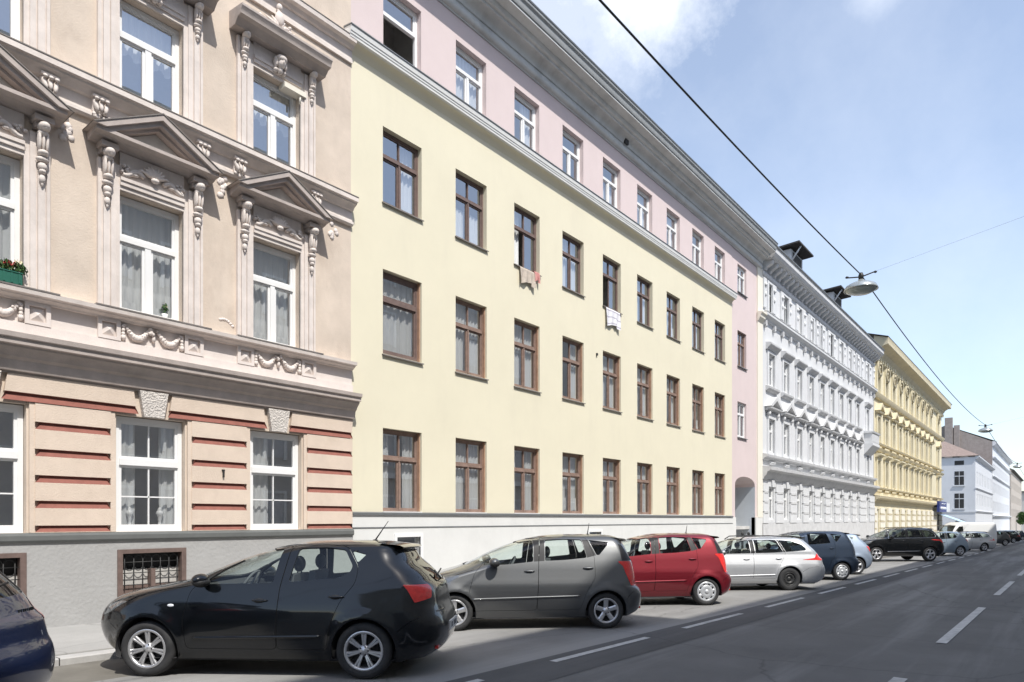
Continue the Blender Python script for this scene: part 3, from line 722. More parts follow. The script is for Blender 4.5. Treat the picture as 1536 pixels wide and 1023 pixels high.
# grey cove cornice under the eaves
MB().cor(BX0 - .12, BX3 - .3, [(0, 14.73), (.03, 14.73), (.04, 14.77), (.09, 14.78), (.13, 14.82), (.145, 14.87), (.13, 14.92), (.10, 14.935), (.10, 15.02), (.14, 15.03), (.16, 15.10), (.22, 15.19), (.31, 15.25), (.36, 15.26), (.365, 15.235), (.42, 15.235), (.43, 15.30), (.50, 15.31), (.54, 15.36), (.55, 15.42), (.62, 15.44), (.80, 15.47), (.80, 15.52), (.0, 15.53)]).build('cornice', 'b_grey', B, smooth=35)
MB().cor(BX0 - .12, BX3 - .3, [(.02, 15.531), (.825, 15.531), (.84, 15.56), (.85, 15.70), (.90, 15.75), (.91, 15.82), (.0, 16.02)]).build('fascia', 'fascia', B, smooth=35)
m = MB(); m.cor(BX0 - .13, BX3 - .28, [(.80, 15.845), (.925, 15.82), (.935, 15.86), (.80, 15.90)]); m.build('gutter', 'zinc', B)
m = MB(); m.box(19.72, 19.78, YF - .05, YF, 7.22, 7.30); m.build('wall_hook', 'iron', B)
m = MB(); m.box(21.34, 21.58, YF - .22, YF + .05, 15.03, 15.20); m.build('vent_hole', 'iron', B)
m = MB(); m.quad((BX0, YF - .75, 15.95), (BX3, YF - .75, 15.95), (BX3, YF + 5, 19.5), (BX0, YF + 5, 19.5)); m.build('roof', 'roof', B)
# towels hung from two windows
def towel(name, x, z, w, h, m_, label, stripes=None):
    b = MB(); n = 24
    rows = []
    for j in range(15):
        t = j / 14; row = []
        for i in range(n + 1):
            s = i / n
            y = YF - .065 - .02 * math.sin(s * 19 + t * 2) * (.3 + t) - .02 * t if t > .08 else YF + .05 - .12 * t / .08
            row.append(b.bm.verts.new((x + w * s - .04 * t * math.sin(s * 9), y, z + .03 - h * t - (.05 * math.sin(s * 7 + 1) * t))))
        rows.append(row)
    for j, (Aa, Bb) in enumerate(zip(rows, rows[1:])):
        b.mi = 1 if stripes and j % 5 in (2,) else 0
        for i in range(n):
            f = b._f([Aa[i], Bb[i], Bb[i + 1], Aa[i + 1]]); f.smooth = True
    o = b.build(name, [m_] + ([stripes] if stripes else []), recalc=False)
    return tag(o, label, 'towel')
MT['towel_tan'] = mat('towel_tan', (.50, .43, .36), var=.15, scale=8, bump=.5); MT['towel_white'] = mat('towel_white', (.72, .71, .74), var=.08, scale=8, bump=.5)
MT['towel_band'] = mat('towel_band', (.42, .40, .46), var=.08); MT['cloth_pink'] = mat('cloth_pink', (.52, .24, .22), var=.2)
towel('towel', cb[2] - .42, 9.0, .72, .46, 'towel_tan', 'beige towel draped over a sill of the yellow house, beside a pink cloth')
towel('cloth', cb[2] + .26, 9.04, .26, .30, 'cloth_pink', 'small pink cloth hung over a sill beside the beige towel')
towel('towel', cb[4] - .50, 9.0, .95, .62, 'towel_white', 'white striped towel draped over a sill of the yellow house', 'towel_band')

# ================================================================== white ornate house
Cc = building('white_house', 50, YF, 'white stucco apartment house with small pediments and a bracketed grey eaves cornice')
CX0, CX1 = BX3, 63.9
cc = [37.65 + 2.53 * i for i in range(9)] + [61.4]
hc = []
for c in cc: hc += [(c - .5, c + .5, 1.68, 3.46), (c - .5, c + .5, 5.33, 7.1), (c - .5, c + .5, 8.93, 10.6), (c - .5, c + .5, 12.9, 14.35)]
wall_mesh('wall', CX0, CX1, 1.5, 15.2, hc, YF, .2, 'c_white', Cc)
wall_mesh('plinth', CX0, CX1, -2, 1.5, [], YF - .06, .1, 'c_grey', Cc)
MB().box(CX0, CX1, YF + 1.2, YF + 1.3, -1, 15).build('inner_wall', 'dark_room', Cc)
for c in cc:
    for z, h, k in ((1.68, 1.78, 'c4'), (5.33, 1.77, 'c2'), (8.93, 1.67, 'c3'), (12.9, 1.45, 'c1')):
        put_window(Cc, c, YF + .1, z, k, 'full', w=1.0, h=h, ft=.07, tz=h * .62, tt=.08, mull=.08)
    for z0, zl, z1 in ((5.2, 7.12, 7.4), (8.85, 10.62, 10.75), (12.85, 14.36, 14.5)):
        m = MB()
        for s in (-1, 1):
            xa, xb = sorted((c + s * .5, c + s * .72)); m.pbox(xa, xb, .07, z0, z1)
        m.pbox(c - .502, c + .502, .066, zl, z1 - .004); m.build('window_surround', 'c_white', Cc)
    m = MB(); m.cor(c - .98, c + .98, [(0, 7.50), (.12, 7.52), (.16, 7.56), (.30, 7.60), (.32, 7.68), (0, 7.72)])
    m.poly([(c - 1.08, 7.70), (c - .74, 7.70), (c, 8.08), (c + .74, 7.70), (c + 1.08, 7.70), (c, 8.30)], YF - .34, YF + .01); m.build('pediment', 'c_grey', Cc)
    for s in (-1, 1):
        m = MB(); m.blob((c + s * .72, YF - .12, 7.35), (.09, .14, .16), sub=1); m.build('console', 'c_grey', Cc, recalc=False)
    m = MB(); m.pbox(c - .5, c + .5, .075, 7.40, 7.46)
    for k in range(7): m.blob((c + random.uniform(-.5, .5), YF - .07, 7.42 + random.uniform(-.06, .05)), (.09, .06, .05), sub=1)
    m.build('relief_ornament', 'c_grey', Cc, recalc=False)
    m = MB(); m.cor(c - .88, c + .88, [(0, 10.76), (.10, 10.78), (.14, 10.86), (.28, 10.98), (.30, 11.02), (.30, 11.10), (0, 11.16)]); m.build('window_hood', 'c_grey', Cc)
    m = MB(); m.cor(c - .9, c + .9, [(0, 8.56), (.08, 8.58), (.2, 8.68), (.22, 8.78), (0, 8.84)]); m.build('window_sill', 'c_grey', Cc)
    m = MB()
    m.pbox(c - .40, c + .40, .10, 4.66, 4.84)
    for k in range(4): m.blob((c - .27 + .18 * k, YF - .11, 4.75), (.07, .05, .06), sub=1)
    m.build('frieze_panel', 'c_white', Cc, recalc=False)
ex = [CX0] + [v for c in cc for v in (c - .62, c + .62)] + [CX1]
for xa, xb in zip(ex[0::2], ex[1::2]):
    m = MB(); z = 1.5
    for z0, z1 in ((2.05, 2.13), (2.60, 2.68), (3.12, 3.20), (3.62, 3.62)):
        m.pbox(xa, xb, .09, z, z0); z = z1
    pr = m.build('pier', 'c_white', Cc)
    m = MB()
    for z0, z1 in ((2.05, 2.13), (2.60, 2.68), (3.12, 3.20)): m.pbox(xa + .12, xb - .12, .115, z0 - .02, z1 + .02)
    m.build('groove_block', 'c_grey', pr)
for c in cc:
    m = MB(); m.poly([(c - .62, 3.46), (c + .62, 3.46), (c + .62, 3.80), (c - .62, 3.80)], YF - .06, YF + .01); m.poly([(c - .14, 3.44), (c + .14, 3.44), (c + .22, 3.82), (c - .22, 3.82)], YF - .13, YF + .0); m.build('keystone', 'c_white', Cc)
MB().cor(CX0 - .05, CX1 + .05, [(0, 3.82), (.10, 3.84), (.14, 3.95), (.25, 4.05), (.30, 4.2), (.46, 4.3), (.48, 4.46), (0, 4.54)]).build('cornice', 'c_grey', Cc, smooth=30)
MB().cor(CX0 - .05, CX1 + .05, [(0, 4.86), (.12, 4.88), (.16, 4.95), (.28, 5.0), (.30, 5.12), (0, 5.2)]).build('sill_course', 'c_grey', Cc, smooth=30)
MB().cor(CX0 - .1, CX1 + .05, [(0, 12.2), (.08, 12.22), (.12, 12.32), (.26, 12.40), (.30, 12.44), (.30, 12.56), (0, 12.64)]).build('string_course', 'c_white', Cc, smooth=30)
MB().cor(CX0 - .11, CX1 + .05, [(.15, 12.62), (.315, 12.565), (.325, 12.60), (.15, 12.66)]).build('string_course_lead', 'c_grey', Cc)
for i in range(len(cc) * 2):
    x = CX0 + .3 + i * (CX1 - CX0 - .6) / (len(cc) * 2 - 1)
    m = MB(); m.pbox(x - .10, x + .10, .16, 11.98, 12.2); m.blob((x, YF - .1, 11.93), (.08, .1, .12), sub=1); m.build('bracket', 'c_grey', Cc, recalc=False)
    m = MB(); m.pbox(x - .22, x + .22, .09, 12.9, 14.45); m.blob((x, YF - .12, 14.1), (.16, .07, .12), sub=1); m.blob((x, YF - .11, 13.6), (.09, .05, .16), sub=1); m.build('pilaster', 'c_white', Cc, recalc=False)
MB().cor(CX0 - .1, CX1 + .1, [(0, 14.52), (.06, 14.54), (.10, 14.62), (.10, 14.75), (.0, 14.76)]).build('architrave', 'c_grey', Cc)
for i in range(38):
    x = CX0 + .25 + i * (CX1 - CX0 - .5) / 37
    m = MB(); m.cor(x - .13, x + .13, [(0, 14.80), (.14, 14.84), (.20, 14.95), (.46, 15.08), (.52, 15.20), (.52, 15.28), (0, 15.28)]); m.build('modillion', 'c_grey', Cc)
MB().cor(CX0 - .15, CX1 + .1, [(0, 15.285), (.56, 15.285), (.58, 15.33), (.66, 15.36), (.72, 15.44), (.76, 15.50), (.76, 15.74), (.80, 15.80), (0, 16.0)]).build('eaves_cornice', 'c_grey', Cc, smooth=25)
m = MB(); m.cor(CX0 - .15, CX1 + .1, [(.7, 15.80), (.83, 15.78), (.84, 15.84), (.7, 15.88)]); m.build('gutter', 'zinc', Cc)
m = MB(); m.quad((CX0, YF - .7, 15.9), (CX1, YF - .7, 15.9), (CX1, YF + 6, 18.6), (CX0, YF + 6, 18.6)); m.build('roof', 'roof', Cc)
# projecting balcony bay at the far end
m = MB(); m.cor(60.2, 62.9, [(0, 6.9), (.2, 7.1), (.5, 7.45), (.66, 7.6), (.66, 7.8), (0, 7.8)]); m.box(60.25, 62.85, YF - .60, YF, 7.8, 8.6); m.cor(60.15, 62.95, [(0, 8.6), (.68, 8.6), (.72, 8.72), (0, 8.8)])
for k in range(9): m.box(60.35 + k * .28, 60.5 + k * .28, YF - .64, YF - .6, 7.9, 8.5)
m.build('balcony', 'c_white', Cc)
for x in (41.6, 51.3):                                             # dormer hatches with tilted lids
    m = MB(); m.box(x, x + 2.3, YF + .12, YF + 1.9, 15.95, 17.62); 
    d = m.build('dormer', 'c_grey', Cc)
    m = MB(); m.box(x + .3, x + 2.0, YF + .09, YF + .2, 16.75, 17.5); m.build('dormer_opening', 'dormer_dark', d)
    m = MB(); pr = [(x - .35, YF + 2.2, 17.60), (x + 2.6, YF + 2.2, 17.60), (x + 2.6, YF - .45, 17.78), (x - .35, YF - .45, 17.78)]
    lo = [m.bm.verts.new(p) for p in pr]; hi = [m.bm.verts.new((p[0], p[1], p[2] + .09)) for p in pr]
    m._f(lo); m._f(hi)
    for k in range(4): m._f([lo[k], lo[(k + 1) % 4], hi[(k + 1) % 4], hi[k]])
    m.build('dormer_roof', 'dormer_dark', d)
    m = MB(); m.tube([(x + .2, YF + .12, 17.0), (x + .35, YF - .35, 17.80)], .05, 6); m.build('strut', 'c_white', d)

# ================================================================== ochre house further on
D = building('ochre_house', 85, YF, 'ochre yellow stucco apartment house with deep overhanging eaves beyond the white house')
DX0, DX1 = 64.0, 106.6
cd = [65.6 + 3.38 * i for i in range(10)] + [102.6]
hd_ = []
for c in cd: hd_ += [(c - .62, c + .62, -.2, 2.6), (c - .6, c + .6, 4.65, 6.75), (c - .6, c + .6, 8.45, 10.5), (c - .6, c + .6, 12.75, 14.75)]
wall_mesh('wall', DX0, DX1, -2, 15.6, hd_, YF, .25, 'd_yellow', D)
MB().box(DX0, DX1 - .2, YF + 1.2, YF + 1.3, -2, 15.6).build('inner_wall', 'dark_room', D)
MB().box(DX1 - .12, DX1 - .001, YF + .26, YF + 12, -2, 15.6).build('side_wall', 'd_yellow', D)
for c in cd:
    for z, h, k in ((-.2, 2.8, 'd4'), (4.65, 2.1, 'd3'), (8.45, 2.05, 'd2'), (12.75, 2.0, 'd1')):
        put_window(D, c, YF + .12, z, k, 'full', w=1.2 if k != 'd4' else 1.24, h=h, ft=.08, tz=h * .64, tt=.09, mull=.08)
    for z0, zl, z1 in ((4.55, 6.77, 7.0), (8.34, 10.52, 10.75), (12.6, 14.77, 15.0)):
        m = MB()
        for s in (-1, 1):
            xa, xb = sorted((c + s * .6, c + s * .9)); m.pbox(xa, xb, .14, z0, z1)
        m.pbox(c - .602, c + .602, .136, zl, z1 - .004); m.build('window_surround', 'd_yellow', D)
    m = MB(); m.cor(c - 1.05, c + 1.05, [(0, 7.0), (.2, 7.03), (.25, 7.12), (.42, 7.2), (.42, 7.3), (0, 7.4)]); m.build('window_hood', 'd_yellow', D)
    m = MB(); m.poly([(c - 1.2, 10.95), (c - .85, 10.95), (c, 11.42), (c + .85, 10.95), (c + 1.2, 10.95), (c, 11.7)], YF - .4, YF + .01); m.cor(c - 1.1, c + 1.1, [(0, 10.75), (.3, 10.8), (.36, 10.93), (0, 10.95)]); m.build('pediment', 'd_ochre', D)
    m = MB(); m.lathe([(.62, 0), (.9, 0), (.9, .26), (.62, .26)], (c, YF - .24, 14.85), axis='Y', n=18); m.blob((c, YF - .2, 15.05), (.3, .12, .2), sub=1); m.build('window_arch', 'd_ochre', D, recalc=False)
    m = MB()
    for k in range(5): m.blob((c - .8 + .4 * k, YF - .1, 4.15), (.09, .08, .2), sub=1); m.blob((c - .8 + .4 * k, YF - .1, 7.9), (.09, .08, .16), sub=1)
    m.build('relief_ornament', 'd_ochre', D, recalc=False)
for x0, x1, pr in ((DX0, DX1 + .2, [(0, 3.2), (.15, 3.22), (.2, 3.4), (.45, 3.5), (.5, 3.7), (0, 3.8)]), (DX0, DX1 + .2, [(0, 4.3), (.2, 4.33), (.25, 4.45), (0, 4.52)]), (DX0, DX1 + .2, [(0, 7.5), (.2, 7.52), (.28, 7.66), (.32, 7.75), (0, 7.8)]), (DX0, DX1 + .2, [(0, 8.1), (.2, 8.12), (.25, 8.25), (0, 8.32)]), (DX0, DX1 + .2, [(0, 12.0), (.2, 12.03), (.3, 12.2), (.35, 12.42), (0, 12.5)])):
    MB().cor(x0, x1, pr).build('string_course', 'd_ochre', D, smooth=30)
ed = [DX0] + [v for c in cd for v in (c - .8, c + .8)] + [DX1]
for xa, xb in zip(ed[0::2], ed[1::2]):
    m = MB()
    for k in range(7): m.pbox(xa, xb, .10, -1.5 + .62 * k, -1.0 + .62 * k)
    pr = m.build('pier', 'b_cream', D)
    m = MB()
    for k in range(6): m.pbox(xa + .1, xb - .1, .13, -1.0 + .62 * k, -.90 + .62 * k)
    m.build('groove_block', 'd_ochre', pr)
MB().cor(DX0 + .02, DX1 + .1, [(0, 15.55), (.12, 15.58), (.16, 15.7), (.3, 15.85), (.4, 16.05), (.7, 16.25), (1.0, 16.35), (1.05, 16.4), (1.05, 16.75), (1.1, 16.9), (0, 17.2)]).build('eaves', 'd_ochre', D, smooth=25)
m = MB()
for i in range(46):
    x = DX0 + .5 + i * (DX1 - DX0 - 1) / 45; m.pbox(x - .14, x + .14, .3, 15.2, 15.56)
m.build('dentil_frieze', 'd_yellow', D)
m = MB(); m.quad((DX0 - .2, YF - 1.12, 16.95), (DX1 + 1.1, YF - 1.12, 16.95), (DX1 - 4, YF + 6, 19.2), (DX0 - .2, YF + 6, 19.2)); m.quad((DX1 + 1.1, YF - 1.12, 16.95), (DX1 + 1.1, YF + 13, 16.95), (DX1 - 4, YF + 6, 19.2)); m.build('roof', 'roof', D)
m = MB(); m.box(DX1, DX1 + 1.05, YF - 1.0, YF + 12, 16.4, 16.94); m.build('side_eaves', 'd_ochre', D)
m = MB(); m.box(101.4, 106.0, YF - .06, YF + .1, -1.1, 2.4); m.build('awning_shade_panel', 'dormer_dark', D)  # dark panel painted in for the shade and plants behind the awning
sg = building('shop_sign', 103, YF, 'dark blue shop sign with white lettering on the corner of the ochre house', 'sign', z=2.55)
m = MB(); m.box(98.2, 105.0, YF - .75, YF - .48, 2.62, 3.95); m.build('board', 'sign_blue', sg)
m = MB(); m.box(105.02, 108.4, YF - .74, YF - .5, 2.70, 3.82); m.build('white_panel', 'sign_white', sg)
m = MB()
def stroke(pts, r=.05): m.tube([(x, YF - .76, z) for x, z in pts], r, 5)
stroke([(100.0, 3.62), (101.2, 3.70), (102.4, 3.62), (103.6, 3.74)], .05)
for k in range(9): stroke([(99.2 + .58 * k, 2.95), (99.35 + .58 * k, 3.25), (99.55 + .58 * k, 2.98), (99.75 + .58 * k, 3.2)], .045)
m.build('lettering', 'sign_white', sg, recalc=False)
m = MB(); m.box(98.3, 105, YF - .49, YF, 3.1, 3.2); m.build('sign_arm', 'zinc', sg)
aw = building('shop_awning', 103, YF, 'pale blue sloping shop awning below the dark blue sign', 'awning', z=2.0)
m = MB()
a0 = [(101.0, YF - .3, 2.35), (106.4, YF - .3, 2.35), (106.4, YF - 4.1, .75), (101.0, YF - 4.1, .75)]
lo = [m.bm.verts.new(p) for p in a0]; hi = [m.bm.verts.new((p[0], p[1], p[2] + .06)) for p in a0]
m._f(lo); m._f(hi)
for k in range(4): m._f([lo[k], lo[(k + 1) % 4], hi[(k + 1) % 4], hi[k]])
m.box(101.0, 106.4, YF - 4.12, YF - 4.10, .45, .78); m.build('canopy', 'awning', aw)
m = MB(); m.tube([(101.1, YF - .2, .9), (101.1, YF - 4.0, .72)], .05); m.tube([(106.3, YF - .2, .9), (106.3, YF - 4.0, .72)], .05); m.build('arm', 'zinc', aw)

# ================================================================== houses past the side street
E_ = building('corner_house', 160, YF, 'low white corner house with a tiled hip roof past the side street', z=-2)
EX0, EX1 = 154.0, 195.6
ce = [157.5 + 3.9 * i for i in range(10)]
he = []
for c in ce: he += [(c - .7, c + .7, 4.3, 6.6), (c - .7, c + .7, 8.4, 10.8)]
wall_mesh('front_wall', EX0, EX1, -4, 13.4, he, YF, .2, 'e_white', E_)
for c in ce:
    for z, h in ((4.3, 2.3), (8.4, 2.4)): put_window(E_, c, YF + .08, z, 'e%d' % int(z), 'full', w=1.4, h=h, ft=.1, tz=h * .64, tt=.1, mull=.1)
MB().box(EX0 + .5, EX1, YF + 1.2, YF + 1.3, -3, 13.3).build('inner_wall', 'dark_room', E_)
m = MB(); m.box(EX0 - .2, EX0 + .004, YF, YF + 14, -4, 13.4); m.build('side_wall', 'e_white', E_)
WM.clear() if 0 else None
for n_ in (14.7, 18.9):
    for z, h in ((12.0, .8), (8.2, 2.6), (3.8, 2.8)):
        m = MB(); x = EX0 - .2
        m.box(x - .03, x + .05, n_ - .75, n_ + .75, z, z + h); wn = m.build('window', 'iron', E_)
        if h > 1:
            m = MB(); m.box(x - .06, x - .032, n_ - .04, n_ + .04, z, z + h); m.box(x - .058, x - .032, n_ - .75, n_ + .75, z + h * .62, z + h * .67); m.build('glazing_bar', 'e_white', wn)
            m = MB(); m.box(x - .2, x - .03, n_ - .95, n_ + .95, z - .25, z - .02); m.build('sill', 'e_white', wn)
for n_ in (14.5, 18.5):
    m = MB(); m.lathe([(0, 0), (1.1, 0), (1.1, .2), (0, .2)], (EX0 - .36, n_, .6), axis='Y', n=20); 
    o = m.build('arch_window', 'iron', E_)
    for v in o.data.vertices:                                          # turn the disc to face up the street
        x, y, z = v.co; v.co = (EX0 - .24 - (y - n_) * .3, n_ + (x - (EX0 - .36)), z)
for pr in ([(0, 3.0), (.15, 3.05), (.3, 3.3), (0, 3.4)], [(0, 7.4), (.15, 7.45), (.25, 7.6), (0, 7.7)], [(0, 12.9), (.3, 13.1), (.6, 13.4), (.6, 13.6), (0, 13.7)]):
    MB().cor(EX0 - .3, EX1, pr).build('string_course', 'e_white', E_)
m = MB(); m.box(EX0 - .3, EX0 - .2, YF, YF + 14, 3.0, 3.35); m.build('side_course', 'e_white', E_)
m = MB(); m.quad((EX0 - .6, YF - .6, 13.65), (EX1, YF - .6, 13.65), (EX1, YF + 7, 18), (EX0 + 6, YF + 7, 18)); m.quad((EX0 - .6, YF - .6, 13.65), (EX0 + 6, YF + 7, 18), (EX0 - .6, YF + 15, 13.65)); m.build('roof', 'roof_tile', E_)
F_ = building('tall_white_house', 220, YF, 'tall white house with a bare grey brick firewall behind the low corner house', z=-3)
FX0, FX1 = 196.0, 268.0
m = MB(); v = [(YF, -5), (YF, 20.0), (YF + 9.5, 24.6), (YF + 20, 20), (YF + 20, -5)]
m._f([m.bm.verts.new((FX0, y, z)) for y, z in v]); m.build('firewall', 'f_brick', F_)
cf = [199 + 4.0 * i for i in range(17)]
hf = []
for c in cf: hf += [(c - .8, c + .8, z, z + 2.5) for z in (3.5, 8, 12.5)]
wall_mesh('front_wall', FX0, FX1, -5, 19.6, hf, YF, .25, 'e_white', F_)
for c in cf:
    for z in (3.5, 8, 12.5): put_window(F_, c, YF + .12, z, 'f', None, w=1.6, h=2.5, ft=.1, tz=1.6, tt=.12, mull=.12)
MB().box(FX0 + .3, FX1, YF + 1.2, YF + 1.3, -4, 19).build('inner_wall', 'dark_room', F_)
for pr in ([(0, 2.2), (.3, 2.3), (.6, 2.6), (0, 2.8)], [(0, 16), (.3, 16.1), (.5, 16.4), (0, 16.5)], [(0, 19), (.4, 19.1), (.9, 19.6), (.9, 20), (0, 20.1)], [(0, 11.6), (.2, 11.7), (.4, 11.9), (0, 12)]):
    MB().cor(FX0, FX1, pr).build('string_course', 'e_white', F_)
m = MB(); m.quad((FX0, YF - .9, 20.0), (FX1, YF - .9, 20.0), (FX1, YF + 9.5, 24.7), (FX0, YF + 9.5, 24.7)); m.build('roof', 'roof', F_)
m = MB(); m.box(FX0 - 1.1, FX0 - .05, 20.0, 21.6, 14, 26.3); m.box(FX0 - .6, FX0 - .05, 18.6, 19.8, 14, 24.4); m.build('chimney', 'f_brick', F_)
G_ = building('tan_house', 300, YF, 'far tan house at the end of the row, near the green tree', z=-4)
GX0, GX1 = 268.2, 345.0
hg = []
for i in range(14): hg += [(271 + 5.2 * i, 272.8 + 5.2 * i, z, z + 2.6) for z in (2.5, 7, 11.5)]
wall_mesh('front_wall', GX0, GX1, -6, 17.5, hg, YF - .4, .3, 'g_tan', G_)
MB().box(GX0, GX1, YF + .2, YF + .3, -6, 17.4).build('inner_wall', 'dark_room', G_)
MB().box(GX0 - .1, GX0, YF - .4, YF + 14, -6, 17.5).build('side_wall', 'g_tan', G_)
m = MB(); m.quad((GX0, YF - 1.2, 17.4), (GX1, YF - 1.2, 17.4), (GX1, YF + 8, 22), (GX0, YF + 8, 22)); m.cor(GX0, GX1, [(0, 16.8), (1.2, 17.2), (1.2, 17.4), (0, 17.5)]); m.build('roof', 'dormer_dark', G_)
H_ = building('distant_house', 460, YF, 'pale distant house closing the view far down the street', z=-5)
m = MB(); m.box(420, 520, 9.5, 40, -8, 15); m.build('wall', 'opp2', H_)
m = MB(); m.box(419, 521, 9.0, 40, 15, 15.6); m.build('roof', 'roof', H_)
m = MB()
for j in range(3):
    for i in range(14): m.box(424 + 7 * i, 426 + 7 * i, 9.42, 9.5, -1 + 5 * j, 2 + 5 * j)
m.build('window', 'iron', H_)

# ================================================================== the row across the street (behind the viewer): it shades the road and shows in the panes
YO = -9.6
def opposite(x0, x1, h, c1, label):
    o = building('opposite_house', (x0 + x1) / 2, YO, label)
    zb = zg((x0 + x1) / 2); m = MB(); m.box(x0, x1, YO - 11, YO, -9, h); m.build('wall', c1, o)
    m = MB(); m.box(x0, x1, YO, YO + .12, -9, zb + .9); m.build('plinth', 'a_plinth', o)
    m = MB(); m.box(x0, x1, YO - 11.3, YO + .35, h, h + .45); m.box(x0, x1, YO, YO + .25, 4.4, 4.75); m.build('cornice', 'b_white', o)
    m = MB(); n = int((x1 - x0) / 2.7)
    for i in range(n):
        c = x0 + (i + .5) * (x1 - x0) / n
        for k in range(5):
            z = zb + 1.6 + 4.0 * k
            if z + 2 > h: continue
            m.box(c - .55, c + .55, YO + .0, YO + .03, z, z + 2.0)
    m.build('window', 'c_grey', o)
    m = MB()
    for i in range(n):
        c = x0 + (i + .5) * (x1 - x0) / n
        for k in range(5):
            z = zb + 1.6 + 4.0 * k
            if z + 2 > h: continue
            for q in ((c - .72, c - .55, z - .1, z + 2.15), (c + .55, c + .72, z - .1, z + 2.15), (c - .55, c + .55, z + 2.0, z + 2.15)): m.box(q[0], q[1], YO, YO + .1, q[2], q[3])
    m.build('window_trim', 'b_white', o)
opposite(-45, 6.2, 23.2, 'opp', 'tall pale house across the street whose shadow reaches the nearest parked cars')
opposite(6.4, 75, 21.4, 'opp2', 'pale house across the street shading the middle of the road')
opposite(75.2, 230, 20.2, 'opp', 'long pale house across the street shading the far road')

# ================================================================== street lamps on their span wires
lamps = [(16.3, 3.35, 6.75), (44.9, 3.1, 6.55), (73.5, 2.8, 6.3), (102, 2.5, 6.0)]
cab = building('overhead_cable', 16.3, 3.35, 'dark cable strung lengthwise above the street from lamp to lamp', 'cable', z=7.0)
pts = []
knots = [(-12.3, 3.6, 7.1)] + [(x, y, z + .26) for x, y, z in lamps]
for (x0, y0, z0), (x1, y1, z1) in zip(knots, knots[1:]):
    for k in range(24):
        t = k / 24; pts.append((x0 + (x1 - x0) * t, y0 + (y1 - y0) * t, z0 + (z1 - z0) * t - .376 * 4 * t * (1 - t)))
pts.append(knots[-1])
MB().tube(pts, .0125, 6).build('strand', 'cable', cab, recalc=False)
for i, (x, y, z) in enumerate(lamps):
    L = building('street_lamp', x, y, ['large nearest street lamp hanging over the road from the cable', 'second hanging street lamp, small beside the low white corner house', 'third hanging street lamp, tiny above the tall white house', 'farthest tiny hanging street lamp down the street'][i], 'street lamp', 'street lamps hung over the road', z=z)
    m = MB(); pf = [(.03, .16), (.06, .15), (.09, .10), (.20, .075), (.30, .02), (.335, -.05), (.34, -.075), (.325, -.078), (.29, -.02)]
    m.lathe(pf, (x, y, z), n=28); m.build('shade', 'lamp_metal', L)
    m = MB(); m.lathe([(.315, -.06), (.29, -.10), (.20, -.14), (.10, -.155), (0, -.16)], (x, y, z), n=28); m.build('diffuser', 'lamp_glass', L, smooth=True)
    m = MB(); m.lathe([(0, .15), (.05, .15), (.055, .24), (.035, .30), (0, .31)], (x, y, z), n=12); m.tube([(x, y - .28, z + .27), (x, y, z + .21), (x, y + .28, z + .25)], .014, 6)
    for s in (-1, 1): m.blob((x, y + s * .28, z + .26), (.03, .04, .03), sub=1)
    m.build('hanger', 'iron', L, recalc=False)
    W = building('span_wire', x, y, ['thin faint wire crossing the sky to the right of the nearest lamp', 'thin cross wire holding the second street lamp', 'thin cross wire holding the third street lamp', 'thin cross wire holding the farthest street lamp'][i], 'wire', 'cross wires of the street lamps', z=z + .26)
    MB().tube([(x, YO, z + 2.6), (x, y - .28, z + .27)], .0022, 5).build('wire', 'lamp_metal', W, recalc=False)

# ================================================================== far green tree
def tree(x, y, z, h, r, label, seed):
    o = building('street_tree', x, y, label, 'tree', z=z); rnd = random.Random(seed)
    m = MB(); m.tube([(x, y, z), (x + .1, y, z + h * .3), (x - .1, y + .1, z + h * .6), (x, y, z + h * .85)], [.28, .22, .14, .05], 8)
    for k in range(6):
        a = k * 1.05; m.tube([(x, y, z + h * (.35 + .06 * k)), (x + r * .6 * math.cos(a), y + r * .6 * math.sin(a), z + h * (.5 + .06 * k))], [.1, .03], 6)
    m.build('trunk', 'bark', o, recalc=False)
    m = MB()
    for k in range(16):
        d = Vector((rnd.gauss(0, 1), rnd.gauss(0, 1), rnd.gauss(0, .8))).normalized() * rnd.uniform(.3, .85)
        leafball(m, (x + d.x * r, y + d.y * r, z + h * .66 + d.z * h * .3), (r * .42, r * .42, r * .36), 260, .22, seed * 50 + k)
    m.build('crown', 'leaf', o, recalc=False)
tree(300, 9.2, zg(300), 8.0, 2.6, 'leafy green street tree at the far right end of the street', 3)
tree(345, 8.2, zg(345), 8.5, 3.0, 'second far green tree behind the leafy one at the right edge', 5)

for i, x in enumerate((30.7, 31.5)):                                # two short posts by the gateway
    o = building('bollard', x, 11.2, ['left one of two dark posts on the pavement before the gateway', 'right one of two dark posts on the pavement before the gateway'][i], 'bollard', 'posts by the gateway', z=zg(x) + .08)
    MB().lathe([(.055, 0), (.055, 1.25), (.07, 1.27), (.07, 1.33), (.04, 1.38), (0, 1.39)], (x, 11.2, zg(x) + .08), n=14).build('post', 'iron', o)
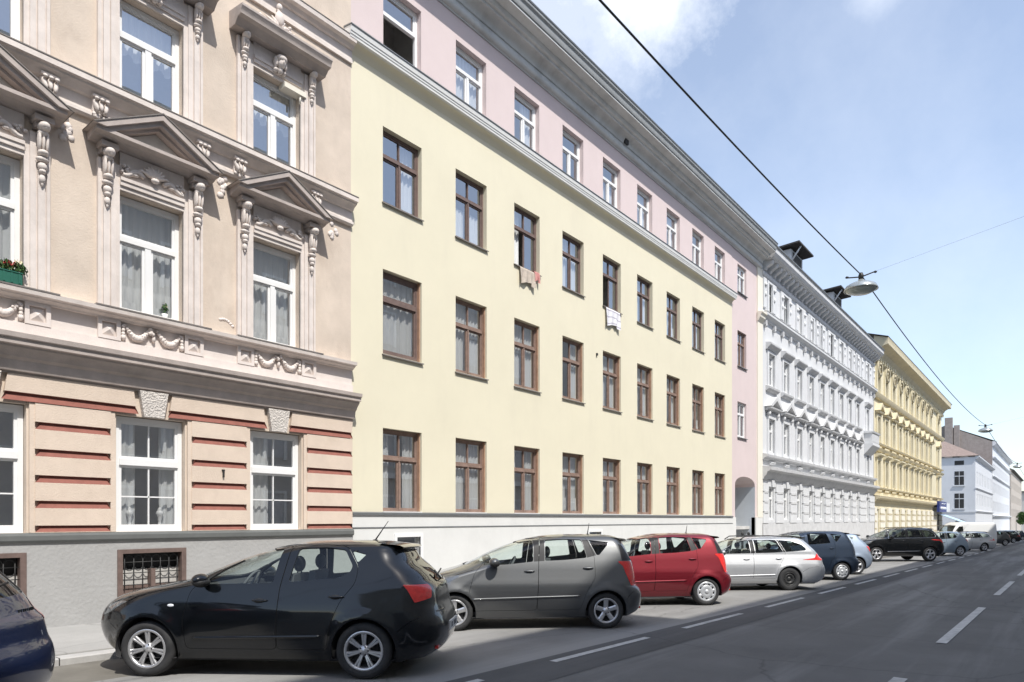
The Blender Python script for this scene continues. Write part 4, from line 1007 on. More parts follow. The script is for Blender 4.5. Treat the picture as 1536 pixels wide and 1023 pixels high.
# ================================================================== cars
def paint(name, c, metal=.0, rough=.28, flake=.03):
    m = mat(name, c, rough=rough, var=flake, scale=400, metal=metal, coat=1.0, spec=.15 if metal < .2 else .4)
    return m
MT['rubber'] = mat('rubber', (.036, .036, .037), rough=.75, var=.2, scale=12)
MT['trim'] = mat('trim', (.018, .018, .019), rough=.55, var=.1)
MT['grey_trim'] = mat('grey_trim', (.10, .10, .10), rough=.5, var=.1)
MT['cabin'] = mat('cabin', (.035, .035, .037), rough=.8, var=.15)
MT['cabin_grey'] = mat('cabin_grey', (.12, .12, .125), rough=.85, var=.1)
MT['rim_silver'] = mat('rim_silver', (.62, .62, .63), rough=.3, var=.05, metal=.7)
MT['rim_dark'] = mat('rim_dark', (.03, .03, .03), rough=.45, var=.2)
MT['rim_cap'] = mat('rim_cap', (.50, .51, .52), rough=.35, var=.06, metal=.3)
MT['tail_red'] = mat('tail_red', (.72, .03, .025), rough=.12, var=.15, scale=25, coat=1)
MT['tail_clear'] = mat('tail_clear', (.55, .42, .38), rough=.12, var=.2, scale=30, coat=1)
MT['headlamp'] = mat('headlamp', (.16, .17, .18), rough=.1, var=.3, scale=18, coat=1, metal=.4)
MT['chrome'] = mat('chrome', (.7, .7, .7), rough=.12, var=0, metal=1)
MT['plate'] = mat('plate', (.72, .72, .72), rough=.4, var=.05); MT['plate_ink'] = mat('plate_ink', (.05, .05, .06), var=0)
MT['car_glass'] = glass('car_glass', (.84, .90, .88), 1.5)
MT['tint_glass'] = glass('tint_glass', (.25, .29, .28), 1.6)
MT['rear_glass'] = glass('rear_glass', (.6, .66, .64), 1.8)

class Surf:
    def __init__(s, levels, q, wheels, flare):
        s.L = np.array(levels, float); s.n = len(levels) - 1; s.e = 2 / q; s.wh = wheels; s.fl = flare
        d = np.diff(s.L, axis=0); sl = np.zeros_like(s.L)
        for i in range(1, s.n):
            a, b = d[i - 1], d[i]; ok = a * b > 0
            sl[i] = np.where(ok, 2 * a * b / np.where(ok, a + b, 1), 0)
        sl[0] = d[0]; sl[-1] = d[-1]; s.S = sl
        kk = np.linspace(0, s.n, 1500); s.kk = kk; s.zz = s.ev(kk)[..., 0]
    def ev(s, k):
        k = np.clip(np.asarray(k, float), 0, s.n); i = np.minimum(k.astype(int), s.n - 1); t = (k - i)[..., None]
        p0, p1, m0, m1 = s.L[i], s.L[i + 1], s.S[i], s.S[i + 1]
        t2, t3 = t * t, t * t * t
        r = (2 * t3 - 3 * t2 + 1) * p0 + (t3 - 2 * t2 + t) * m0 + (-2 * t3 + 3 * t2) * p1 + (t3 - t2) * m1
        ln = r[..., 2] - r[..., 1]; sm = r[..., 4] + r[..., 5]; f = np.minimum(1, .96 * ln / np.maximum(sm, 1e-6))
        r = r.copy(); r[..., 4] *= f; r[..., 5] *= f
        return r
    def P(s, a, k):
        a = np.asarray(a, float); r = s.ev(k); z, xf, xr, hw, Lf, Lr = [r[..., i] for i in range(6)]
        ph = np.where(a < 1, a, np.where(a > 2, 3 - a, 1)) * np.pi / 2; ph = np.clip(ph, 0, np.pi / 2)
        xm = xf + Lf + (a - 1) * (xr - Lr - xf - Lf)
        x = np.where(a < 1, xf + Lf * (1 - np.cos(ph)), np.where(a > 2, xr - Lr * (1 - np.cos(ph)), xm))
        g = np.maximum(np.sin(ph), 0) ** s.e; y = hw * g
        for wx, wz, R_ in s.wh:
            d = np.hypot(x - wx, z - wz)
            y = y + s.fl * np.exp(-((d - R_ - .01) / .075) ** 2) * np.clip((g - .75) / .2, 0, 1)
        return np.stack([x, y, z], -1)
    def N(s, a, k):
        h = 1e-3
        a0, a1 = np.clip(a - h, 0, 3), np.clip(a + h, 0, 3); k0, k1 = np.clip(k - h, 0, s.n), np.clip(k + h, 0, s.n)
        ta = s.P(a1, k) - s.P(a0, k); tk = s.P(a, k1) - s.P(a, k0)
        n = np.cross(tk, ta); 
        y0 = s.P(a, k)[..., 1] < 2e-3
        n[..., 1] = np.where(y0, 0, n[..., 1])
        l = np.linalg.norm(n, axis=-1, keepdims=True); n = n / np.maximum(l, 1e-12)
        bad = l[..., 0] < 1e-9; n[bad] = (0, 0, 1)
        return n
    def kz(s, z): return np.interp(z, s.zz, s.kk)
    def side(s, x, z):
        k = s.kz(z); r = s.ev(k); xf, xr, Lf, Lr = r[..., 1], r[..., 2], r[..., 4], r[..., 5]
        x = np.clip(x, xf + 1e-4, xr - 1e-4)
        af = np.arccos(np.clip(1 - (x - xf) / Lf, -1, 1)) * 2 / np.pi; ar = 3 - np.arccos(np.clip(1 - (xr - x) / Lr, -1, 1)) * 2 / np.pi
        am = 1 + (x - xf - Lf) / (xr - Lr - xf - Lf)
        return np.where(x < xf + Lf, af, np.where(x > xr - Lr, ar, am)), k
    def endm(s, y, z, rear):
        k = s.kz(z); hw = s.ev(k)[..., 3]
        a = np.arcsin(np.clip(np.abs(y) / np.maximum(hw, 1e-4), 0, 1) ** (1 / s.e)) * 2 / np.pi
        return (3 - a if rear else a), k

def resample(pts, step):
    pts = np.array(pts, float); out = []
    for p, q in zip(pts, np.roll(pts, -1, 0)):
        n = max(1, int(np.linalg.norm(q - p) / step))
        for i in range(n): out.append(p + (q - p) * i / n)
    return np.array(out)
def rounded(pts, r):
    """cut the corners of a polygon into small arcs"""
    pts = [np.array(p, float) for p in pts]; out = []; n = len(pts)
    for i in range(n):
        p, a, b = pts[i], pts[i - 1], pts[(i + 1) % n]
        la, lb = np.linalg.norm(a - p), np.linalg.norm(b - p); d = min(r, .4 * la, .4 * lb)
        A = p + (a - p) / la * d; B_ = p + (b - p) / lb * d
        for t in (0, .25, .5, .75, 1): out.append((1 - t) ** 2 * A + 2 * t * (1 - t) * p + t * t * B_)
    return np.array(out)
def inset(pts, d):
    pts = np.array(pts, float); n = len(pts)
    ar = .5 * np.sum(pts[:, 0] * np.roll(pts[:, 1], -1) - np.roll(pts[:, 0], -1) * pts[:, 1]); sg = 1 if ar > 0 else -1
    out = []
    for i in range(n):
        a, p, b = pts[i - 1], pts[i], pts[(i + 1) % n]
        e1 = p - a; e2 = b - p; e1 /= max(np.linalg.norm(e1), 1e-9); e2 /= max(np.linalg.norm(e2), 1e-9)
        n1 = np.array((-e1[1], e1[0])) * sg; n2 = np.array((-e2[1], e2[0])) * sg; m = n1 + n2; l = m @ n1
        out.append(p + m * (d / max(l, .35)))
    return np.array(out)
def inpoly(P, poly):
    x, y = P[:, 0], P[:, 1]; r = np.zeros(len(P), bool); n = len(poly); j = n - 1
    for i in range(n):
        xi, yi = poly[i]; xj, yj = poly[j]
        c = ((yi > y) != (yj > y)) & (x < (xj - xi) * (y - yi) / ((yj - yi) if yj != yi else 1e-12) + xi)
        r ^= c; j = i
    return r

def tri_mesh(name, V, Nn, T, mats, mi=None, rim=0.0, both=True, rim_mat=None):
    """mesh from half-body triangles (and their mirror image), shaded with the true surface normals"""
    used = np.unique(T); mp = -np.ones(len(V), int); mp[used] = np.arange(len(used))
    v = V[used]; nn = Nn[used]; t = mp[T]
    mats = list(mats); faces = [tuple(f) for f in t]; fm = list(mi) if mi is not None else [0] * len(faces)
    verts = [tuple(p) for p in v]; ln = [tuple(nn[i]) for f in faces for i in f]
    if rim:
        ec = {}
        for f in faces:
            for a, b in ((f[0], f[1]), (f[1], f[2]), (f[2], f[0])): ec[(a, b)] = 1
        if rim_mat is not None: mats.append(rim_mat)
        ri = len(mats) - 1 if rim_mat is not None else 0; ex = {}
        for (a, b) in list(ec):
            if (b, a) in ec: continue
            if v[a][1] < 2e-3 and v[b][1] < 2e-3: continue
            for i in (a, b):
                if i not in ex:
                    ex[i] = len(verts); verts.append(tuple(v[i] - nn[i] * rim))
            q = (b, a, ex[a], ex[b]); faces.append(q); fm.append(ri)
            p = [np.array(verts[i]) for i in q]; fn = np.cross(p[1] - p[0], p[2] - p[0]); fn = fn / max(np.linalg.norm(fn), 1e-9); ln += [tuple(fn)] * 4
    def mk(sgn):
        vv = [(x, y * sgn, z) for x, y, z in verts]
        # triangles come out with normals outward for y>0; mirroring reverses them
        return vv
    out = []
    V2, F2, M2, L2 = [], [], [], []
    for sgn in ((1, -1) if both is True else (both,)):
        o = len(V2); V2 += mk(sgn); p = 0
        for f, m_ in zip(faces, fm):
            l = ln[p:p + len(f)]; p += len(f); l = [(a, b * sgn, c) for a, b, c in l]; f2 = [i + o for i in f]
            if sgn < 0: f2 = f2[::-1]; l = l[::-1]
            F2.append(f2); M2.append(m_); L2 += l
    me = bpy.data.meshes.new(name); me.from_pydata(V2, [], F2)
    for m_ in mats: me.materials.append(MT[m_] if isinstance(m_, str) else m_)
    me.polygons.foreach_set('material_index', M2); me.polygons.foreach_set('use_smooth', [True] * len(F2))
    me.update()
    try: me.normals_split_custom_set(L2)
    except Exception as ex_: print('normals', ex_)
    return me

def sct(sp, sx=1, sy=1, sz=1):
    """the same body plan at other proportions"""
    f2 = lambda pts: [(x * sx, z * sz) for x, z in pts]
    o = dict(sp)
    o['levels'] = [(z * sz, a * sx, b * sx, w * sy, c * sx, d * sx) for z, a, b, w, c, d in sp['levels']]
    o['wheels'] = [(x * sx, z) for x, z in sp['wheels']]
    o['doors'] = [f2(p) for p in sp['doors']]; o['wins'] = [(i, f2(p)) for i, p in sp['wins']]
    o['trims'] = [f2(p) for p in sp.get('trims', [])]; o['seams'] = []
    for k in ('screen', 'rearwin'): o[k] = [(y * sy, z * sz) for y, z in sp[k]] if sp.get(k) else None
    for k in ('tail', 'head'): o[k] = [(a, z * sz) for a, z in sp[k]] if sp.get(k) else None
    o['tail2'] = [(a, z * sz) for a, z in sp['tail2']] if sp.get('tail2') else None
    o['handles'] = f2(sp['handles']); o['plate'] = sp['plate'] * sz; o['mirror'] = (sp['mirror'][0] * sx, sp['mirror'][1] * sz)
    o['low'] = [(x, z * sz) for x, z in sp['low']] if sp.get('low') else None
    return o

HATCH = dict(q=3.4, fl=.026, R=.315,
    levels=[(.19, .30, 3.960, .75, .60, 0.36), (.27, .12, 4.070, .79, .70, 0.36), (.40, .03, 4.140, .822, .74, 0.37), (.52, .0, 4.155, .838, .74, 0.37), (.62, .02, 4.130, .845, .72, 0.36), (.70, .06, 4.090, .843, .70, 0.36), (.77, .13, 4.065, .832, .68, 0.36),
            (.84, .26, 4.055, .815, .66, 0.34), (.91, .50, 4.040, .796, .62, 0.32), (.97, .82, 4.010, .778, .58, 0.31), (1.04, 1.13, 3.940, .752, .52, 0.31), (1.13, 1.37, 3.850, .715, .50, 0.30), (1.24, 1.66, 3.720, .665, .50, 0.29), (1.33, 1.94, 3.660, .615, .5, 0.27), (1.385, 2.17, 3.610, .565, .48, 0.24), (1.42, 2.38, 3.480, .47, .45, 0.24), (1.44, 2.56, 3.320, .30, .4, 0.26), (1.446, 2.70, 3.140, .02, .2, 0.17)],
    wheels=[(.82, .312), (3.29, .312)],
    doors=[[(1.27, .30), (1.235, .60), (1.31, .92), (1.52, 1.10), (1.86, 1.29), (2.14, 1.375), (2.40, 1.395), (2.33, .95), (2.30, .30)],
           [(2.30, .30), (2.33, .95), (2.40, 1.395), (2.80, 1.405), (3.05, 1.385), (3.20, 1.17), (3.18, 1.0), (3.03, .82), (2.92, .58), (2.87, .30)]],
    wins=[(0, [(1.42, .985), (1.64, 1.14), (1.90, 1.275), (2.12, 1.345), (2.30, 1.36), (2.24, 1.0)]), (1, [(2.42, 1.01), (2.49, 1.365), (2.80, 1.375), (3.02, 1.35), (3.13, 1.18), (3.11, 1.12), (2.98, 1.055)]), (None, [(3.10, 1.345), (3.27, 1.30), (3.24, 1.27), (3.18, 1.21)])],
    trims=[[(2.25, 1.0), (2.31, 1.365), (2.475, 1.37), (2.41, 1.01)]],
    screen=[(0, 1.365), (.50, 1.355), (.70, 1.0), (.3, .985), (0, .98)], rearwin=[(0, 1.345), (.46, 1.32), (.60, 1.02), (.3, .99), (0, .985)],
    tail=[(2.04, .985), (2.62, .98), (2.66, .94), (2.62, .84), (2.26, .80), (2.18, .86)], head=[(.38, .72), (.62, .80), (.74, .80), (.62, .68), (.42, .62)],
    handles=[(2.12, .82), (2.98, .86)], plate=.50, mirror=(1.46, .99), interior=(1.25, 3.65, .60), rail=False)
MPV = dict(q=3.2, fl=.03, R=.305,
    levels=[(.20, .26, 3.66, .76, .5, .34), (.28, .08, 3.78, .80, .55, .36), (.40, .01, 3.83, .84, .58, .38), (.54, .0, 3.84, .868, .58, .38), (.66, .03, 3.80, .878, .56, .38), (.73, .07, 3.79, .878, .55, .38), (.79, .13, 3.788, .868, .54, .38), (.87, .28, 3.785, .848, .52, .37),
            (.95, .54, 3.775, .828, .5, .36), (1.03, .82, 3.76, .808, .5, .35), (1.11, 1.02, 3.74, .785, .5, .34), (1.20, 1.20, 3.70, .755, .5, .33), (1.31, 1.43, 3.655, .715, .5, .32), (1.42, 1.72, 3.60, .665, .5, .30), (1.495, 1.98, 3.54, .61, .5, .28), (1.545, 2.22, 3.46, .53, .46, .26), (1.575, 2.45, 3.30, .36, .4, .25), (1.585, 2.65, 3.1, .02, .2, .2)],
    wheels=[(.73, .31), (3.28, .31)],
    doors=[[(.97, .32), (.96, .62), (1.06, .95), (1.32, 1.22), (1.58, 1.38), (1.88, 1.49), (2.18, 1.53), (2.14, 1.1), (2.10, .32)],
           [(2.10, .32), (2.14, 1.1), (2.18, 1.53), (2.60, 1.545), (2.98, 1.54), (3.10, 1.22), (3.10, .86), (2.94, .62), (2.84, .32)]],
    wins=[(0, [(1.20, 1.075), (1.40, 1.24), (1.62, 1.37), (1.88, 1.455), (2.06, 1.485), (2.05, 1.13), (1.6, 1.085)]), (1, [(2.25, 1.14), (2.27, 1.49), (2.60, 1.505), (2.90, 1.495), (2.97, 1.19), (2.6, 1.155)]), (None, [(3.02, 1.49), (3.36, 1.45), (3.36, 1.42), (3.19, 1.235), (3.14, 1.235)])],
    trims=[[(2.06, 1.13), (2.07, 1.485), (2.26, 1.49), (2.24, 1.14)], [(2.975, 1.19), (2.905, 1.495), (3.015, 1.49), (3.13, 1.23)]],
    screen=[(0, 1.46), (.55, 1.44), (.74, 1.11), (.3, 1.06), (0, 1.055)], rearwin=[(0, 1.46), (.50, 1.43), (.60, 1.08), (0, 1.06)],
    tail=[(1.96, 1.13), (2.58, 1.12), (2.66, .86), (2.56, .70), (2.25, .72), (2.06, .93)], tail2=[(2.18, 1.42), (2.34, 1.40), (2.54, 1.14), (2.02, 1.14)], head=[(.40, .84), (.85, .92), (.98, .88), (.80, .72), (.45, .68)],
    handles=[(1.98, .975), (2.98, 1.02)], plate=.90, mirror=(1.36, 1.08), interior=(1.15, 3.45, .64), rail=False)
WAGON = dict(q=3.2, fl=.024, R=.315,
    levels=[(.19, .28, 4.36, .77, .6, .42), (.27, .08, 4.48, .82, .66, .44), (.40, .01, 4.55, .86, .68, .45), (.52, .0, 4.56, .875, .68, .45), (.62, .03, 4.54, .88, .66, .45), (.70, .10, 4.50, .875, .64, .45), (.77, .26, 4.485, .860, .6, .44),
            (.84, .58, 4.47, .842, .56, .43), (.91, .92, 4.44, .823, .52, .42), (.98, 1.12, 4.40, .80, .5, .42), (1.06, 1.30, 4.34, .79, .5, .42), (1.16, 1.52, 4.25, .745, .5, .42), (1.27, 1.80, 4.14, .69, .5, .40), (1.36, 2.06, 4.04, .63, .5, .36), (1.42, 2.30, 3.95, .55, .46, .32), (1.455, 2.54, 3.78, .40, .4, .3), (1.475, 2.74, 3.58, .22, .4, .3), (1.48, 2.85, 3.4, .02, .2, .2)],
    wheels=[(.88, .318), (3.46, .318)],
    doors=[[(1.32, .32), (1.30, .62), (1.36, .92), (1.58, 1.12), (1.95, 1.31), (2.25, 1.39), (2.48, 1.41), (2.45, .95), (2.42, .32)],
           [(2.42, .32), (2.45, .95), (2.48, 1.41), (3.0, 1.415), (3.24, 1.40), (3.38, 1.0), (3.26, .82), (3.12, .58), (3.06, .32)]],
    wins=[(0, [(1.48, 1.0), (1.70, 1.14), (1.98, 1.28), (2.22, 1.355), (2.38, 1.37), (2.37, 1.015)]), (1, [(2.51, 1.02), (2.52, 1.375), (3.0, 1.38), (3.18, 1.37), (3.31, 1.04), (2.9, 1.025)]), (None, [(3.25, 1.37), (3.60, 1.345), (3.88, 1.25), (4.0, 1.13), (3.96, 1.085), (3.38, 1.045)])],
    trims=[[(2.38, 1.015), (2.39, 1.37), (2.51, 1.375), (2.50, 1.02)], [(3.315, 1.04), (3.19, 1.37), (3.245, 1.37), (3.375, 1.045)]],
    screen=[(0, 1.40), (.50, 1.385), (.74, 1.02), (.3, .995), (0, .99)], rearwin=[(0, 1.40), (.46, 1.38), (.64, 1.04), (0, 1.02)],
    tail=[(1.86, .83), (2.3, .99), (2.55, 1.0), (2.58, .83), (2.3, .81)], head=[(.42, .72), (.82, .82), (.98, .79), (.80, .66), (.48, .60)],
    handles=[(2.24, .86), (3.16, .87)], plate=.80, mirror=(1.50, 1.0), interior=(1.3, 4.1, .64), rail=True)
VAN = dict(q=5.0, fl=.01, R=.34,
    levels=[(.25, .25, 5.45, .84, .5, .15), (.36, .05, 5.56, .91, .5, .16), (.6, .0, 5.6, .955, .5, .16), (.85, .05, 5.6, .97, .5, .16), (.98, .16, 5.6, .97, .5, .16), (1.10, .46, 5.6, .968, .48, .16), (1.20, .72, 5.6, .965, .46, .16), (1.32, .90, 5.6, .96, .44, .16),
            (1.5, 1.05, 5.6, .945, .42, .16), (1.75, 1.27, 5.59, .925, .4, .16), (2.0, 1.52, 5.58, .90, .4, .16), (2.15, 1.72, 5.56, .87, .4, .16), (2.24, 1.92, 5.50, .80, .4, .16), (2.29, 2.15, 5.40, .60, .4, .16), (2.31, 2.5, 5.1, .02, .2, .1)],
    wheels=[(.95, .34), (4.25, .34)],
    doors=[[(1.0, .4), (1.0, .9), (1.08, 1.28), (1.5, 1.75), (1.78, 2.0), (2.2, 2.0), (2.2, .4)]],
    wins=[(0, [(1.14, 1.3), (1.42, 1.6), (1.68, 1.88), (2.08, 1.9), (2.08, 1.26)])],
    screen=[(0, 2.0), (.7, 1.96), (.84, 1.34), (0, 1.26)], rearwin=None,
    tail=[(2.3, 1.5), (2.6, 1.5), (2.6, 1.0), (2.3, 1.0)], head=[(.45, .86), (.9, 1.0), (.95, .8), (.5, .72)],
    handles=[(2.05, 1.1)], plate=.7, mirror=(1.25, 1.35), interior=(1.1, 3.0, .7), rail=False)

RIMS = {}
def wheel_meshes(style, Rw, w):
    k = (style, round(Rw, 3), w)
    if k in RIMS: return RIMS[k]
    rr = Rw * (.69 if style != 'steel' else .60)
    m = MB(); h = w / 2
    m.lathe([(rr - .01, -h + .02), (rr + .005, -h + .008), (rr + .03, -h), (Rw - .05, -h - .004), (Rw - .018, -h + .012), (Rw - .004, -h + .03), (Rw, -h * .5), (Rw, h * .5), (Rw - .004, h - .03), (Rw - .018, h - .012), (Rw - .05, h), (rr + .03, h), (rr - .01, h - .02)], axis='Y', n=44)
    for k2 in range(3):                                              # tread grooves
        pass
    tm = m.mesh('tyre', 'rubber')
    m = MB(); y0 = -h
    m.mi = 0
    if style != 'cap':
        m.lathe([(rr + .006, y0 + .012), (rr - .004, y0 + .004), (rr - .022, y0 + .008), (rr - .03, y0 + .03), (rr - .035, y0 + .10)], axis='Y', n=40)
    m.mi = 1
    m.lathe([(rr - .03, y0 + .075), (.08, y0 + .085), (0, y0 + .085)], axis='Y', n=32)
    m.lathe([(rr * .72, y0 + .060), (rr * .72, y0 + .068), (.06, y0 + .066), (0, y0 + .066)], axis='Y', n=28)   # brake disc
    m.mi = 0
    def spoke(a, w0, w1, r0, r1, yi, yo, t=.03):
        ca, sa = math.cos(a), math.sin(a)
        def q(r, s, y): return (r * ca - s * sa, y, r * sa + s * ca)
        v = []
        for r, wd, y in ((r0, w0, yi), ((r0 + r1) / 2, (w0 + w1) / 2 * .94, (yi * .6 + yo * .4) - .004), (r1, w1, yo)):
            v.append([m.bm.verts.new(q(r, -wd / 2, y + .010)), m.bm.verts.new(q(r, -wd * .25, y)), m.bm.verts.new(q(r, wd * .25, y)), m.bm.verts.new(q(r, wd / 2, y + .010)), m.bm.verts.new(q(r, wd / 2, y + t)), m.bm.verts.new(q(r, -wd / 2, y + t))])
        for A_, B_ in zip(v, v[1:]):
            for i in range(6): m._f([A_[i], A_[(i + 1) % 6], B_[(i + 1) % 6], B_[i]])
    if style == 'twin7':
        for i in range(7):
            a = math.pi / 2 + i * 2 * math.pi / 7
            for s in (-1, 1): spoke(a + s * .095, .028, .030, .045, rr - .012, y0 + .026, y0 + .010)
        m.lathe([(.0, y0 + .018), (.03, y0 + .018), (.034, y0 + .024), (.062, y0 + .026), (.068, y0 + .06)], axis='Y', n=24)
        m.mi = 1
        for i in range(5): a = i * 1.2566; m.blob((.048 * math.cos(a), y0 + .022, .048 * math.sin(a)), (.010, .006, .010), sub=1)
    elif style == 'five':
        for i in range(5): spoke(math.pi / 2 + i * 2 * math.pi / 5, .075, .085, .04, rr - .01, y0 + .03, y0 + .012)
        m.lathe([(.0, y0 + .016), (.034, y0 + .017), (.04, y0 + .026), (.065, y0 + .03), (.07, y0 + .06)], axis='Y', n=24)
        m.mi = 1
        for i in range(5): a = i * 1.2566 + .63; m.blob((.055 * math.cos(a), y0 + .026, .055 * math.sin(a)), (.010, .006, .010), sub=1)
    elif style == 'cap':                                              # plastic wheel trim
        m.lathe([(rr + .012, y0 + .012), (rr, y0 - .002), (rr - .03, y0 - .006), (rr - .036, y0 + .004)], axis='Y', n=40)
        m.lathe([(rr * .70, y0 + .004), (rr * .62, y0 - .008), (rr * .3, y0 - .012), (rr * .24, y0 - .004), (.05, y0 - .008), (0, y0 - .010)], axis='Y', n=36)
        for i in range(9): spoke(math.pi / 2 + i * 2 * math.pi / 9, rr * .30, rr * .36, rr * .66, rr - .02, y0 - .002, y0 - .002, .012)
    elif style == 'steel':
        m.lathe([(rr - .03, y0 + .03), (rr * .78, y0 + .036), (rr * .70, y0 + .02), (rr * .52, y0 + .016), (rr * .42, y0 + .045), (.06, y0 + .05), (.05, y0 + .03), (0, y0 + .03)], axis='Y', n=36)
        m.mi = 1
        for i in range(12): a = i * .5236; m.blob((rr * .72 * math.cos(a), y0 + .024, rr * .72 * math.sin(a)), (.018, .006, .018), sub=1)
        for i in range(5): a = i * 1.2566; m.blob((.058 * math.cos(a), y0 + .04, .058 * math.sin(a)), (.012, .012, .012), sub=1)
    elif style == 'multi':
        for i in range(5):
            a = math.pi / 2 + i * 2 * math.pi / 5
            for s in (-1, 1): spoke(a + s * .16, .035, .05, .05, rr - .01, y0 + .03, y0 + .012)
        m.lathe([(.0, y0 + .02), (.05, y0 + .02), (.08, y0 + .035), (.085, y0 + .06)], axis='Y', n=24)
    mats = {'steel': ['rim_dark', 'trim'], 'cap': ['rim_cap', 'trim']}.get(style, ['rim_silver', 'trim'])
    rm = m.mesh('rim', mats)
    RIMS[k] = (tm, rm); return RIMS[k]

def build_car(name, label, sp, pm, loc, ang, rim='twin7', res=.055, glassm='car_glass', rearm='rear_glass', scale=.985, group='cars parked at an angle along the street', cat='car', detail=True, tailm='tail_red', spoiler=True, dark_low=False, Rw=None, antenna=None, pillar='trim', mold=None, plate=True, badge=None, side_lamp=None):
    """loc is where the near-side rear tyre meets the ground"""
    Rw = Rw or sp['R']; wheels = [(x, Rw - .004) for x, z in sp['wheels']]; ra = Rw + .045
    S = Surf(sp['levels'], sp['q'], [(x, z, ra) for x, z in wheels], sp['fl'])
    rx = wheels[1][0]; hw = max(l[3] for l in sp['levels'])
    D_ = Vector((math.cos(ang), math.sin(ang))); Nr = Vector((math.sin(ang), -math.cos(ang)))      # rearwards, near side
    o2 = Vector(loc[:2]) - (D_ * rx + Nr * (hw - .09)) * scale
    root = empty(name, (o2.x, o2.y, 0), ang); root.scale = (scale,) * 3
    gx, gy = -SL, (-CF if loc[1] > 5.2 else 0)                      # stand on the falling lane
    Ny = -Nr; root.rotation_euler = Euler((gx * Ny.x + gy * Ny.y, -(gx * D_.x + gy * D_.y), ang))
    root.location.z = zg(loc[0]) + gy * max(0, loc[1] - 5.2) + gx * (o2.x - loc[0]) + gy * (o2.y - loc[1]) + .003; tag(root, label, cat, group)
    # ---- domain
    wu = np.array([0, 1.25, 3.35, 4.6]); arc = np.linspace(0, S.n, 300)
    dl = sum(np.linalg.norm(np.diff(S.P(np.full(300, a), arc), axis=0), axis=1) for a in (.25, .9, 1.5, 2.1, 2.75)) / 5
    vv = np.concatenate([[0], np.cumsum(np.maximum(dl, 2e-3))])
    U = lambda a: np.interp(a, [0, 1, 2, 3], wu); iU = lambda u: np.interp(u, wu, [0, 1, 2, 3])
    Vf = lambda k: np.interp(k, arc, vv); iV = lambda v: np.interp(v, vv, arc)
    na = int(wu[-1] / res) + 1; nk = int(vv[-1] / (res * .85)) + 1
    gu, gv = np.meshgrid(np.linspace(0, wu[-1], na), np.linspace(0, vv[-1], nk)); grid = np.stack([gu.ravel(), gv.ravel()], -1)
    edge = (grid[:, 0] < 1e-6) | (grid[:, 0] > wu[-1] - 1e-6) | (grid[:, 1] < 1e-6) | (grid[:, 1] > vv[-1] - 1e-6)
    feats = []                                                      # (key, domain polygon)
    st = res * .55
    def add(key, kind, pts, rnd=.03):
        p = rounded(pts, rnd) if rnd else np.array(pts, float)
        p = resample(p, st)
        if kind == 'side': a, k = S.side(p[:, 0], p[:, 1])
        elif kind == 'az': a, k = p[:, 0], S.kz(p[:, 1])
        else:
            a, k = S.endm(p[:, 0], p[:, 1], kind == 'rear')
        d = np.stack([U(a), Vf(k)], -1)
        keep = [0]
        for i in range(1, len(d)):
            if np.linalg.norm(d[i] - d[keep[-1]]) > 2e-3: keep.append(i)
        d = d[keep]
        feats.append((key, d))
    for i, (wx, wz) in enumerate(wheels):
        z0 = sp['levels'][0][0]; al = math.asin(max(-1, min(1, (z0 + .002 - wz) / ra)))
        p = [(wx + ra * math.cos(t), wz + ra * math.sin(t)) for t in np.linspace(al, math.pi - al, 30)]
        add('arch', 'side', p, 0)
    for i, p in enumerate(sp['doors']):
        pr = rounded(p, .06); add('gap%d' % i, 'side', inset(pr, -.0005), 0); add('door%d' % i, 'side', inset(pr, .0045), 0)
    for i, (d, p) in enumerate(sp['wins']): add('win%d' % i, 'side', p, .035)
    for i, p in enumerate(sp.get('trims', [])): add('trim%d' % i, 'side', p, 0)
    for ln_ in sp.get('seams', []):
        q = np.array(ln_, float); t_ = np.gradient(q, axis=0); t_ /= np.linalg.norm(t_, axis=1)[:, None]; nn_ = np.stack([-t_[:, 1], t_[:, 0]], -1) * .003
        add('seam', 'side', np.concatenate([q + nn_, (q - nn_)[::-1]]), 0)
    add('screen', 'front', sp['screen'], .03)
    if sp.get('rearwin'): add('rearwin', 'rear', sp['rearwin'], .03)
    add('tail', 'az', sp['tail'], .03); add('head', 'az', sp['head'], .04)
    if sp.get('tail2'): add('tail2', 'az', sp['tail2'], .01)
    fp = np.concatenate([d for _, d in feats])
    keep = np.ones(len(grid), bool)
    for c in range(0, len(fp), 400):
        dd = ((grid[:, None, :] - fp[None, c:c + 400, :]) ** 2).sum(-1).min(1); keep &= dd > (res * .38) ** 2
    grid = grid[keep | edge]
    pts = [tuple(p) for p in grid]; ed = []
    for _, d in feats:
        o = len(pts); pts += [tuple(p) for p in d]; ed += [(o + i, o + (i + 1) % len(d)) for i in range(len(d))]
    rv, re_, rf, *_ = delaunay_2d_cdt([Vector(p) for p in pts], ed, [], 0, 1e-5)
    uv = np.array([tuple(v) for v in rv]); T = np.array([tuple(f) for f in rf])
    uv[:, 0] = np.clip(uv[:, 0], 0, wu[-1]); uv[:, 1] = np.clip(uv[:, 1], 0, vv[-1])
    a, k = iU(uv[:, 0]), iV(uv[:, 1]); V = S.P(a, k); N_ = S.N(a, k)
    cen = uv[T].mean(1)
    # drop degenerate triangles, orient outwards (y>0 half)
    fn = np.cross(V[T[:, 1]] - V[T[:, 0]], V[T[:, 2]] - V[T[:, 0]]); ar = np.linalg.norm(fn, axis=1)
    flip = (fn * N_[T].mean(1)).sum(1) < 0; T[flip] = T[flip][:, ::-1]
    good = ar > 1e-9; T, cen = T[good], cen[good]
    cls = {k_: None for k_, _ in feats}
    for key, d in feats:
        r = inpoly(cen, d); cls[key] = r if cls[key] is None else (cls[key] | r)
    grp = np.array(['body'] * len(T), dtype=object)
    nd = len(sp['doors'])
    if cls.get('seam') is not None: grp[cls['seam']] = 'gap'
